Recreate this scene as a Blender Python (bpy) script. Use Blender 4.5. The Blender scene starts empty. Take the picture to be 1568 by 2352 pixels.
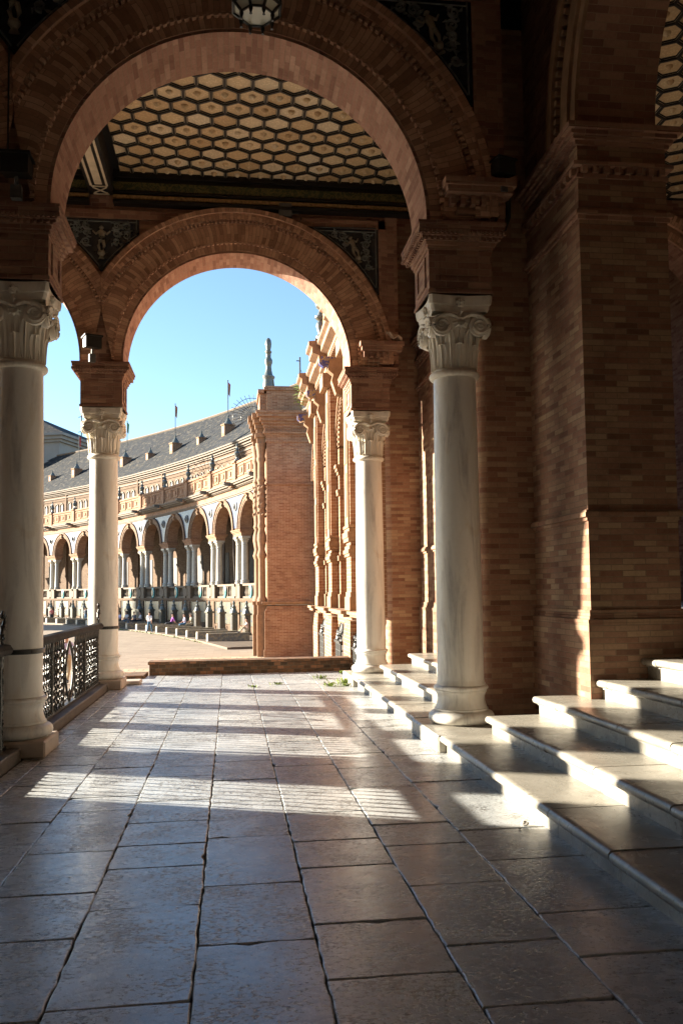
import bpy, math, random
from math import sin, cos, pi, radians, sqrt, acos, atan2, hypot
from mathutils import Vector, Matrix
random.seed(7)
S = bpy.context.scene
COL = S.collection

# ------------------------------------------------------------------ camera
YAW, PITCH, ROLL, H = 0.1286963, 0.0616685, -0.0129205, 1.57
fw = Vector((sin(YAW)*cos(PITCH), cos(YAW)*cos(PITCH), sin(PITCH)))
r0 = Vector((cos(YAW), -sin(YAW), 0)); u0 = r0.cross(fw)
rr = r0*cos(ROLL)+u0*sin(ROLL); uu = u0*cos(ROLL)-r0*sin(ROLL)
cd = bpy.data.cameras.new("camera"); cam = bpy.data.objects.new("camera", cd); COL.objects.link(cam)
cd.sensor_fit = 'VERTICAL'; cd.sensor_height = 36; cd.lens = 1976.5/2352*36
cd.shift_y = 60/2352; cd.clip_start = 0.05; cd.clip_end = 3000
cam.matrix_world = Matrix(((rr.x, uu.x, -fw.x, 0), (rr.y, uu.y, -fw.y, 0), (rr.z, uu.z, -fw.z, H), (0, 0, 0, 1)))
S.camera = cam
# ------------------------------------------------------------------ light
AZ, EL = radians(-66.7), radians(14.9)
wd = bpy.data.worlds.new("World"); S.world = wd; wd.use_nodes = True
nt = wd.node_tree; bg = nt.nodes['Background']
sky = nt.nodes.new('ShaderNodeTexSky'); sky.sky_type = 'NISHITA'; sky.sun_disc = False
sky.sun_elevation = EL; sky.sun_rotation = AZ; sky.air_density = 1.0; sky.dust_density = 0.2; sky.ozone_density = 3.0
nt.links.new(sky.outputs[0], bg.inputs[0]); bg.inputs[1].default_value = 0.056
ld = bpy.data.lights.new("sun", 'SUN'); sun = bpy.data.objects.new("sun", ld); COL.objects.link(sun)
ld.energy = 4.5; ld.angle = radians(0.42); ld.color = (1.0, 0.90, 0.74)
sd = Vector((sin(AZ)*cos(EL), cos(AZ)*cos(EL), sin(EL)))
sun.rotation_euler = sd.to_track_quat('Z', 'Y').to_euler(); sun.location = (-30, 15, 30)
S.view_settings.view_transform = 'Standard'; S.view_settings.look = 'None'
S.view_settings.gamma = 1; S.view_settings.use_curve_mapping = False
S.view_settings.exposure = 2.65
S.render.engine = 'CYCLES'; S.cycles.use_denoising = True
S.cycles.max_bounces = 8; S.cycles.diffuse_bounces = 6; S.cycles.glossy_bounces = 4

# ------------------------------------------------------------------ materials
def mat(name):
    m = bpy.data.materials.new(name); m.use_nodes = True
    t = m.node_tree; return m, t, t.nodes['Principled BSDF']
def N(t, kind, **kw):
    n = t.nodes.new(kind)
    for k, v in kw.items():
        if k in n.inputs.keys() if hasattr(n.inputs, 'keys') else False: n.inputs[k].default_value = v
        else: setattr(n, k, v)
    return n
def ramp(t, fac, stops, interp='LINEAR'):
    n = t.nodes.new('ShaderNodeValToRGB'); e = n.color_ramp.elements; n.color_ramp.interpolation = interp
    while len(e) < len(stops): e.new(0.5)
    for i, (p, c) in enumerate(stops): e[i].position = p; e[i].color = (*c, 1) if len(c) == 3 else c
    t.links.new(fac, n.inputs[0]); return n.outputs[0]
def mix(t, fac, a, b, mode='MIX'):
    n = t.nodes.new('ShaderNodeMix'); n.data_type = 'RGBA'; n.blend_type = mode
    for i, v in ((0, fac), (6, a), (7, b)):
        if hasattr(v, 'is_output'): t.links.new(v, n.inputs[i])
        elif i == 0: n.inputs[0].default_value = v
        else: n.inputs[i].default_value = (*v, 1)
    return n.outputs[2]
def noise(t, scale, detail=3, rough=0.55, coord=None, dist=0):
    n = N(t, 'ShaderNodeTexNoise'); n.inputs['Scale'].default_value = scale; n.inputs['Detail'].default_value = detail
    n.inputs['Roughness'].default_value = rough; n.inputs['Distortion'].default_value = dist
    if coord is not None: t.links.new(coord, n.inputs['Vector'])
    return n.outputs['Fac']
def posn(t): return N(t, 'ShaderNodeNewGeometry').outputs['Position']
def objc(t): return N(t, 'ShaderNodeTexCoord').outputs['Object']
def uvc(t): return N(t, 'ShaderNodeTexCoord').outputs['UV']
def island(t): return N(t, 'ShaderNodeNewGeometry').outputs['Random Per Island']
def bump(t, b, h, dist=0.01, strength=0.5):
    n = t.nodes.new('ShaderNodeBump'); n.inputs['Distance'].default_value = dist; n.inputs['Strength'].default_value = strength
    t.links.new(h, n.inputs['Height']); t.links.new(n.outputs[0], b.inputs['Normal']); return n
def col(t, b, c):
    if hasattr(c, 'is_output'): t.links.new(c, b.inputs['Base Color'])
    else: b.inputs['Base Color'].default_value = (*c, 1)
def simple(name, c, rough=0.6, metal=0.0, var=0.25, scale=6, spec=0.4, bmp=0.0):
    m, t, b = mat(name); b.inputs['Roughness'].default_value = rough; b.inputs['Metallic'].default_value = metal
    b.inputs['Specular IOR Level'].default_value = spec
    f = noise(t, scale, 4, 0.6, objc(t))
    lo = tuple(x*(1-var) for x in c); hi = tuple(min(1, x*(1+var)) for x in c)
    col(t, b, ramp(t, f, [(0.3, lo), (0.7, hi)]))
    if bmp: bump(t, b, noise(t, scale*6, 3, 0.6, objc(t)), bmp, 0.6)
    return m
def brick(name, stops, w=0.27, h=0.06, mortar=(0.34, 0.24, 0.16), msize=0.004, stain=0.5, squash=1.0, rough=0.85):
    m, t, b = mat(name); b.inputs['Roughness'].default_value = rough; b.inputs['Specular IOR Level'].default_value = 0.25
    uv = uvc(t)
    # slightly uneven courses
    nz = N(t, 'ShaderNodeTexNoise'); nz.inputs['Scale'].default_value = 1.7; nz.inputs['Detail'].default_value = 2; t.links.new(uv, nz.inputs['Vector'])
    vm = N(t, 'ShaderNodeVectorMath', operation='MULTIPLY_ADD'); t.links.new(nz.outputs['Color'], vm.inputs[0])
    vm.inputs[1].default_value = (0.012, 0.007, 0); t.links.new(uv, vm.inputs[2])
    bt = N(t, 'ShaderNodeTexBrick'); t.links.new(vm.outputs[0], bt.inputs['Vector'])
    bt.inputs['Scale'].default_value = 1; bt.inputs['Brick Width'].default_value = w; bt.inputs['Row Height'].default_value = h
    bt.inputs['Mortar Size'].default_value = msize; bt.inputs['Mortar Smooth'].default_value = 0.2; bt.inputs['Bias'].default_value = 0
    bt.inputs['Color1'].default_value = (0, 0, 0, 1); bt.inputs['Color2'].default_value = (1, 1, 1, 1); bt.inputs['Mortar'].default_value = (.5, .5, .5, 1)
    bt.offset_frequency = 2; bt.squash_frequency = 3; bt.squash = squash
    c = ramp(t, bt.outputs['Color'], stops)
    fine = noise(t, 30, 4, 0.65, uv)
    c = mix(t, 0.35, c, ramp(t, fine, [(0.3, (0.35, 0.35, 0.35)), (0.7, (0.65, 0.65, 0.65))]), 'OVERLAY')
    c = mix(t, bt.outputs['Fac'], c, mortar)
    big = noise(t, 0.55, 5, 0.6, posn(t))
    c = mix(t, stain, c, ramp(t, big, [(0.3, (0.55, 0.5, 0.46)), (0.55, (1, 1, 1))]), 'MULTIPLY')
    c = mix(t, 0.55, c, ramp(t, noise(t, 2.4, 5, 0.7, posn(t)), [(0.32, (0.62, 0.60, 0.57)), (0.5, (1, 1, 1)), (0.72, (1, 1, 1))]), 'MULTIPLY')
    col(t, b, c)
    inv = N(t, 'ShaderNodeMath', operation='SUBTRACT'); inv.inputs[0].default_value = 1; t.links.new(bt.outputs['Fac'], inv.inputs[1])
    ad = N(t, 'ShaderNodeMath', operation='MULTIPLY_ADD'); t.links.new(fine, ad.inputs[0]); ad.inputs[1].default_value = 0.5; t.links.new(inv.outputs[0], ad.inputs[2])
    mid = noise(t, 3.5, 4, 0.6, posn(t)); ad2 = N(t, 'ShaderNodeMath', operation='MULTIPLY_ADD'); t.links.new(mid, ad2.inputs[0]); ad2.inputs[1].default_value = 0.8; t.links.new(ad.outputs[0], ad2.inputs[2])
    bump(t, b, ad2.outputs[0], 0.007, 0.75)
    return m
BR = [(0.0, (0.201, 0.106, 0.068)), (0.06, (0.259, 0.129, 0.082)), (0.2, (0.306, 0.158, 0.102)), (0.5, (0.347, 0.197, 0.127)), (0.72, (0.389, 0.239, 0.155)), (0.9, (0.438, 0.291, 0.181)), (1.0, (0.467, 0.326, 0.207))]
BR_SHADE = [(p, tuple(v*0.85 for v in c)) for p, c in BR]  # brick tones darkened to put the pier's shade into its colour
BR2 = [(0.0, (0.211, 0.097, 0.053)), (0.15, (0.254, 0.126, 0.068)), (0.7, (0.292, 0.159, 0.089)), (1.0, (0.335, 0.201, 0.119))]
BR3 = [(0.0, (0.242, 0.120, 0.085)), (0.3, (0.330, 0.173, 0.123)), (0.8, (0.384, 0.216, 0.154)), (1.0, (0.458, 0.281, 0.204))]
BR4 = [(0.0, (0.310, 0.174, 0.112)), (0.5, (0.482, 0.283, 0.184)), (1.0, (0.642, 0.406, 0.269))]
M = {}
M['brick'] = brick('brick', BR, w=0.235, h=0.058, stain=0.45)
M['pierbrick_shade'] = brick('pier_brick_shade', BR_SHADE, w=0.235, h=0.058, stain=0.6, mortar=(.24, .17, .115))
M['soffit'] = brick('soffit_brick', BR3, msize=0.003, stain=0.3)
M['archbrick'] = brick('arch_brick', BR4, w=0.30, h=0.062, stain=0.4, msize=0.003, mortar=(.26, .17, .11))
M['darkbrick'] = brick('moulded_brick', [(0.0, (0.212, 0.105, 0.075)), (0.5, (0.310, 0.169, 0.114)), (1.0, (0.410, 0.248, 0.167))], w=0.24, h=0.07, stain=0.4)
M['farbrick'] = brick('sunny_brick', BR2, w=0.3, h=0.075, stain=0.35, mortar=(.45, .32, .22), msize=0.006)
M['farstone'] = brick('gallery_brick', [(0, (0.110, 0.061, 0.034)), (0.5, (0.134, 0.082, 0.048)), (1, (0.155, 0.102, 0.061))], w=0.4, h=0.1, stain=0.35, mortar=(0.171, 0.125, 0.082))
M['oldbrick'] = brick('mossy_brick', [(0, (0.08, 0.055, 0.035)), (0.5, (0.16, 0.09, 0.05)), (0.8, (0.24, 0.13, 0.07)), (1, (0.36, 0.18, 0.10))], w=0.13, h=0.07, stain=0.8, mortar=(.14, .11, .08), msize=0.007)
M['moulding'] = simple('moulded_terracotta', (0.249, 0.147, 0.081), 0.8, var=0.25, scale=5, bmp=0.004)
M['galleryarch'] = brick('gallery_arch_brick', [(0, (0.13, 0.07, 0.04)), (0.5, (0.185, 0.112, 0.068)), (1, (0.23, 0.155, 0.10))], w=0.3, h=0.09, mortar=(.2, .14, .09), msize=0.008)
M['creamstone'] = simple('cream_stone', (0.127, 0.091, 0.058), 0.75, var=0.18, scale=3, bmp=0.004)

def marble(name, base, vein, rough, streak=1.0):
    m, t, b = mat(name); b.inputs['Roughness'].default_value = rough; b.inputs['Specular IOR Level'].default_value = 0.4
    mp = N(t, 'ShaderNodeMapping'); t.links.new(objc(t), mp.inputs[0]); mp.inputs['Scale'].default_value = (2.2, 2.2, 0.35*streak)
    n1 = noise(t, 2.2, 6, 0.62, mp.outputs[0], 1.2); n2 = noise(t, 22, 4, 0.6, objc(t))
    c = ramp(t, n1, [(0.33, vein), (0.5, base), (0.75, tuple(min(1, x*1.1) for x in base))])
    c = mix(t, 0.25, c, ramp(t, n2, [(0.35, (0.4, 0.4, 0.4)), (0.65, (0.6, 0.6, 0.6))]), 'OVERLAY')
    mp2 = N(t, 'ShaderNodeMapping'); t.links.new(objc(t), mp2.inputs[0]); mp2.inputs['Scale'].default_value = (1.5, 1.5, 0.6)
    n3 = noise(t, 2.6, 4, 0.6, mp2.outputs[0], 0.6)
    c = mix(t, 0.55, c, ramp(t, n3, [(0.58, (1, 1, 1)), (0.72, (0.84, 0.72, 0.58))]), 'MULTIPLY')
    col(t, b, c)
    bump(t, b, n2, 0.002, 0.3); return m
M['marble'] = marble('column_marble', (0.77, 0.745, 0.68), (0.52, 0.50, 0.465), 0.4)
M['carved'] = marble('carved_marble', (0.74, 0.69, 0.59), (0.56, 0.51, 0.42), 0.6)

def paving():
    m, t, b = mat('travertine_paving'); b.inputs['Specular IOR Level'].default_value = 0.85
    p = posn(t); isl = island(t)
    base = ramp(t, isl, [(0, (0.37, 0.40, 0.42)), (0.3, (0.53, 0.555, 0.565)), (0.6, (0.45, 0.475, 0.485)), (1, (0.60, 0.62, 0.615))])
    off = N(t, 'ShaderNodeVectorMath', operation='MULTIPLY_ADD'); t.links.new(isl, off.inputs[0]); off.inputs[1].default_value = (37, 53, 0); t.links.new(p, off.inputs[2]); q = off.outputs[0]
    mp = N(t, 'ShaderNodeMapping'); t.links.new(q, mp.inputs[0]); mp.inputs['Scale'].default_value = (1, 1.5, 1)
    n1 = noise(t, 2.6, 6, 0.65, q, 0.5); vein = noise(t, 9, 5, 0.7, mp.outputs[0], 0.6)
    pit = noise(t, 34, 5, 0.68, mp.outputs[0], 0.1); fine = noise(t, 110, 4, 0.65, q)
    wear = noise(t, 3.3, 3, 0.5, q)
    th = N(t, 'ShaderNodeMath', operation='MULTIPLY_ADD'); t.links.new(wear, th.inputs[0]); th.inputs[1].default_value = 0.42; t.links.new(pit, th.inputs[2])
    th2 = N(t, 'ShaderNodeMath', operation='MULTIPLY_ADD'); t.links.new(isl, th2.inputs[0]); th2.inputs[1].default_value = 0.10; t.links.new(th.outputs[0], th2.inputs[2])
    pm = ramp(t, th2.outputs[0], [(0.81, (1, 1, 1)), (0.88, (0.33, 0.31, 0.29))])
    c = mix(t, 0.85, base, ramp(t, n1, [(0.25, (0.68, 0.66, 0.64)), (0.6, (1, 1, 1))]), 'MULTIPLY')
    c = mix(t, 0.5, c, ramp(t, vein, [(0.3, (0.40, 0.40, 0.40)), (0.7, (0.60, 0.60, 0.60))]), 'OVERLAY')
    c = mix(t, 0.35, c, ramp(t, fine, [(0.3, (0.3, 0.3, 0.3)), (0.7, (0.7, 0.7, 0.7))]), 'OVERLAY')
    c = mix(t, 1.0, c, pm, 'MULTIPLY'); col(t, b, c)
    ro = ramp(t, n1, [(0.25, (0.34,)*3), (0.7, (0.2,)*3)])
    ad = mix(t, 0.5, ro, ramp(t, vein, [(0.3, (0.20,)*3), (0.7, (0.36,)*3)])); t.links.new(ad, b.inputs['Roughness'])
    h1 = N(t, 'ShaderNodeMath', operation='MULTIPLY_ADD'); t.links.new(fine, h1.inputs[0]); h1.inputs[1].default_value = 0.16; t.links.new(pm, h1.inputs[2])
    h2 = N(t, 'ShaderNodeMath', operation='MULTIPLY_ADD'); t.links.new(vein, h2.inputs[0]); h2.inputs[1].default_value = 0.2; t.links.new(h1.outputs[0], h2.inputs[2])
    h3 = N(t, 'ShaderNodeMath', operation='MULTIPLY_ADD'); t.links.new(noise(t, 5, 3, 0.6, q), h3.inputs[0]); h3.inputs[1].default_value = 0.5; t.links.new(h2.outputs[0], h3.inputs[2])
    bump(t, b, h3.outputs[0], 0.005, 0.45); return m
M['paving'] = paving()
def stairstone():
    m, t, b = mat('stair_stone'); p = posn(t); b.inputs['Specular IOR Level'].default_value = 0.5
    n1 = noise(t, 2.5, 6, 0.65, p, 0.5); fine = noise(t, 60, 4, 0.6, p)
    c = ramp(t, n1, [(0.28, (0.19, 0.175, 0.15)), (0.48, (0.33, 0.31, 0.265)), (0.72, (0.44, 0.415, 0.36))])
    c = mix(t, 0.4, c, ramp(t, fine, [(0.3, (0.35,)*3), (0.7, (0.65,)*3)]), 'OVERLAY'); col(t, b, c)
    isl = island(t); c2 = mix(t, 0.5, c, ramp(t, isl, [(0, (0.62, 0.60, 0.57)), (1, (1, 1, 1))]), 'MULTIPLY'); col(t, b, c2)
    t.links.new(ramp(t, n1, [(0.3, (0.36,)*3), (0.7, (0.2,)*3)]), b.inputs['Roughness'])
    pt = ramp(t, noise(t, 24, 4, 0.6, p, 0.4), [(0.62, (1, 1, 1)), (0.70, (0.4, 0.37, 0.33))]); c2 = mix(t, 0.9, c2, pt, 'MULTIPLY'); col(t, b, c2)
    bump(t, b, fine, 0.004, 0.5); return m
M['stair'] = stairstone()
M['joint'] = simple('dark_joint', (0.17, 0.155, 0.135), 0.95, var=0.3)
M['kerbstone'] = simple('dark_kerb', (0.085, 0.072, 0.06), 0.6, var=0.35, scale=4, bmp=0.004)
M['iron'] = simple('black_iron', (0.018, 0.018, 0.016), 0.42, var=0.4, scale=9, spec=0.5, bmp=0.002)
M['handrail'] = simple('worn_rail', (0.03, 0.028, 0.027), 0.75, var=0.5, scale=7, spec=0.15)
M['plinthstone'] = simple('plinth_stone', (0.484, 0.396, 0.319), 0.55, var=0.2, scale=4, bmp=0.004)
M['black'] = simple('black_beam', (0.012, 0.010, 0.009), 0.5, var=0.4)
M['cream'] = simple('cream_trim', (0.50, 0.42, 0.30), 0.6, var=0.15)
def goldmat():
    m, t, b = mat('gilded_panel'); b.inputs['Roughness'].default_value = 0.5
    isl = island(t); c = ramp(t, isl, [(0, (0.56, 0.39, 0.21)), (0.35, (0.68, 0.51, 0.30)), (0.7, (0.74, 0.59, 0.38)), (1, (0.78, 0.67, 0.49))])
    v = N(t, 'ShaderNodeTexVoronoi'); v.inputs['Scale'].default_value = 28; t.links.new(posn(t), v.inputs['Vector'])
    c = mix(t, 0.45, c, ramp(t, v.outputs['Distance'], [(0.1, (1, 1, 1)), (0.5, (0.5, 0.42, 0.32))]), 'MULTIPLY'); col(t, b, c)
    bump(t, b, v.outputs['Distance'], 0.01, 0.6); return m
M['gold'] = goldmat()
def friezemat():
    m, t, b = mat('painted_frieze'); b.inputs['Roughness'].default_value = 0.6
    w = noise(t, 9, 3, 0.6, posn(t), 1.5)
    col(t, b, ramp(t, w, [(0.42, (0.035, 0.05, 0.02)), (0.52, (0.16, 0.13, 0.04)), (0.6, (0.04, 0.055, 0.022))])); return m
M['frieze'] = friezemat()
M['goldband'] = simple('gilt_band', (0.26, 0.17, 0.07), 0.5, var=0.6, scale=20)
M['tileblue'] = simple('blue_black_tile', (0.018, 0.022, 0.032), 0.25, var=0.4, scale=10, spec=0.6)
M['tilecream'] = simple('majolica_relief', (0.172, 0.195, 0.187), 0.35, var=0.5, scale=9)
M['figure'] = simple('majolica_figure', (0.273, 0.246, 0.182), 0.4, var=0.25, scale=9)
M['glass'] = simple('lantern_glass', (0.62, 0.60, 0.48), 0.3, var=0.1, spec=0.5)
def plazamat():
    m, t, b = mat('plaza_paving'); b.inputs['Roughness'].default_value = 0.75; p = posn(t)
    bt = N(t, 'ShaderNodeTexBrick'); t.links.new(p, bt.inputs['Vector']); bt.inputs['Scale'].default_value = 1; bt.inputs['Brick Width'].default_value = 0.9; bt.inputs['Row Height'].default_value = 0.45
    bt.inputs['Mortar Size'].default_value = 0.02; bt.inputs['Color1'].default_value = (0.25, 0.19, 0.13, 1); bt.inputs['Color2'].default_value = (0.34, 0.265, 0.185, 1); bt.inputs['Mortar'].default_value = (0.25, 0.18, 0.12, 1)
    n1 = noise(t, 0.16, 5, 0.65, p, 0.4)
    c = mix(t, 0.5, bt.outputs['Color'], ramp(t, n1, [(0.3, (0.76, 0.74, 0.70)), (0.6, (1, 1, 1))]), 'MULTIPLY'); col(t, b, c)
    return m
M['plaza'] = plazamat()
M['band'] = brick('pale_paving', [(0, (0.44, 0.34, 0.22)), (1, (0.54, 0.42, 0.28))], w=0.6, h=0.6, mortar=(.28, .2, .13), msize=0.03, stain=0.3)
def roofmat():
    m, t, b = mat('glazed_roof_tiles'); b.inputs['Roughness'].default_value = 0.85; b.inputs['Specular IOR Level'].default_value = 0.2; uv = uvc(t)
    bt = N(t, 'ShaderNodeTexBrick'); t.links.new(uv, bt.inputs['Vector']); bt.inputs['Scale'].default_value = 1; bt.inputs['Brick Width'].default_value = 0.42; bt.inputs['Row Height'].default_value = 0.36
    bt.inputs['Mortar Size'].default_value = 0.05; bt.inputs['Mortar Smooth'].default_value = 1.0; bt.inputs['Color1'].default_value = (0, 0, 0, 1); bt.inputs['Color2'].default_value = (1, 1, 1, 1); bt.inputs['Mortar'].default_value = (.2, .2, .2, 1)
    c = ramp(t, bt.outputs['Color'], [(0, (0.008, 0.011, 0.017)), (0.4, (0.02, 0.024, 0.028)), (0.7, (0.034, 0.035, 0.034)), (0.88, (0.06, 0.052, 0.04)), (1, (0.11, 0.10, 0.08))])
    sp = noise(t, 1.9, 4, 0.7, uv); c = mix(t, 0.8, c, ramp(t, sp, [(0.35, (0.45, 0.48, 0.55)), (0.5, (1, 1, 1)), (0.65, (1.0, 0.92, 0.78))]), 'MULTIPLY')
    n1 = noise(t, 0.12, 4, 0.6, posn(t)); c = mix(t, 0.6, c, ramp(t, n1, [(0.35, (0.7, 0.75, 0.85)), (0.6, (1, 0.95, 0.85))]), 'MULTIPLY'); col(t, b, c)
    bump(t, b, bt.outputs['Fac'], 0.08, 0.7); return m
M['roof'] = roofmat()
def tilework(name, stops, scale=3.0, rough=0.3):
    m, t, b = mat(name); b.inputs['Roughness'].default_value = rough
    v = N(t, 'ShaderNodeTexVoronoi'); v.inputs['Scale'].default_value = scale; t.links.new(objc(t), v.inputs['Vector'])
    w = noise(t, scale*1.3, 4, 0.65, objc(t), 1.0)
    f = N(t, 'ShaderNodeMath', operation='MULTIPLY_ADD'); t.links.new(v.outputs['Distance'], f.inputs[0]); f.inputs[1].default_value = 0.35; t.links.new(w, f.inputs[2])
    col(t, b, ramp(t, f.outputs[0], stops)); return m
M['mural'] = tilework('painted_mural_tile', [(0.48, (0.03, 0.055, 0.10)), (0.56, (0.11, 0.115, 0.11)), (0.61, (0.17, 0.11, 0.03)), (0.66, (0.05, 0.09, 0.10)), (0.73, (0.15, 0.13, 0.09))], 2.2)
M['spandrel'] = tilework('pale_blue_tile', [(0.50, (0.03, 0.05, 0.13)), (0.57, (0.07, 0.095, 0.17)), (0.61, (0.17, 0.175, 0.18)), (0.67, (0.14, 0.15, 0.165)), (0.72, (0.03, 0.05, 0.12))], 4)
M['benchtile'] = tilework('bench_tile', [(0.35, (0.136, 0.102, 0.068)), (0.5, (0.255, 0.178, 0.093)), (0.62, (0.102, 0.119, 0.128)), (0.75, (0.306, 0.238, 0.145))], 6)
M['cabtile'] = tilework('cabinet_tile', [(0.35, (0.028, 0.033, 0.050)), (0.5, (0.077, 0.083, 0.088)), (0.65, (0.165, 0.138, 0.077)), (0.8, (0.050, 0.061, 0.083))], 7)
M['fintile'] = tilework('finial_tile', [(0.35, (0.042, 0.057, 0.104)), (0.5, (0.156, 0.161, 0.166)), (0.65, (0.052, 0.088, 0.104)), (0.8, (0.177, 0.151, 0.088))], 14)
M['gargoyle'] = tilework('cobalt_bracket', [(0.35, (0.03, 0.035, 0.15)), (0.55, (0.07, 0.08, 0.24)), (0.62, (0.45, 0.30, 0.06)), (0.75, (0.04, 0.05, 0.2))], 6)
M['yellow'] = simple('yellow_glaze', (0.55, 0.36, 0.06), 0.3, var=0.2)
M['teal'] = simple('teal_glaze', (0.10, 0.32, 0.32), 0.3, var=0.4, scale=12)
M['white'] = simple('white_glaze', (0.355, 0.329, 0.276), 0.4, var=0.15)
M['dark'] = simple('dark_opening', (0.03, 0.024, 0.02), 0.6, var=0.3)
M['bouncepale'] = simple('pale_bounce', (0.62, 0.56, 0.48), 0.9, var=0.1, scale=1)  # pale tone picked to bounce fill light, not a known finish
M['plaster'] = simple('grey_plaster', (0.225, 0.214, 0.195), 0.85, var=0.12, scale=0.6)
M['curtain'] = simple('grey_curtain', (0.16, 0.14, 0.125), 0.95, var=0.2, scale=2)
M['curtainpale'] = simple('pale_curtain', (0.42, 0.37, 0.31), 0.95, var=0.15, scale=2)
M['weed'] = simple('weed_green', (0.17, 0.23, 0.03), 0.7, var=0.4)
M['paper'] = simple('white_paper', (0.7, 0.66, 0.6), 0.8, var=0.1)
M['cloth'] = simple('dirty_cloth', (0.55, 0.43, 0.33), 0.9, var=0.25, scale=12)
M['metalgrey'] = simple('painted_metal', (0.10, 0.10, 0.095), 0.5, var=0.3)
M['flagred'] = simple('flag_red', (0.45, 0.05, 0.04), 0.8, var=0.15)
M['flagyellow'] = simple('flag_yellow', (0.6, 0.4, 0.05), 0.8, var=0.15)
M['flagwhite'] = simple('flag_white_green', (0.12, 0.30, 0.14), 0.8, var=0.15)

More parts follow.
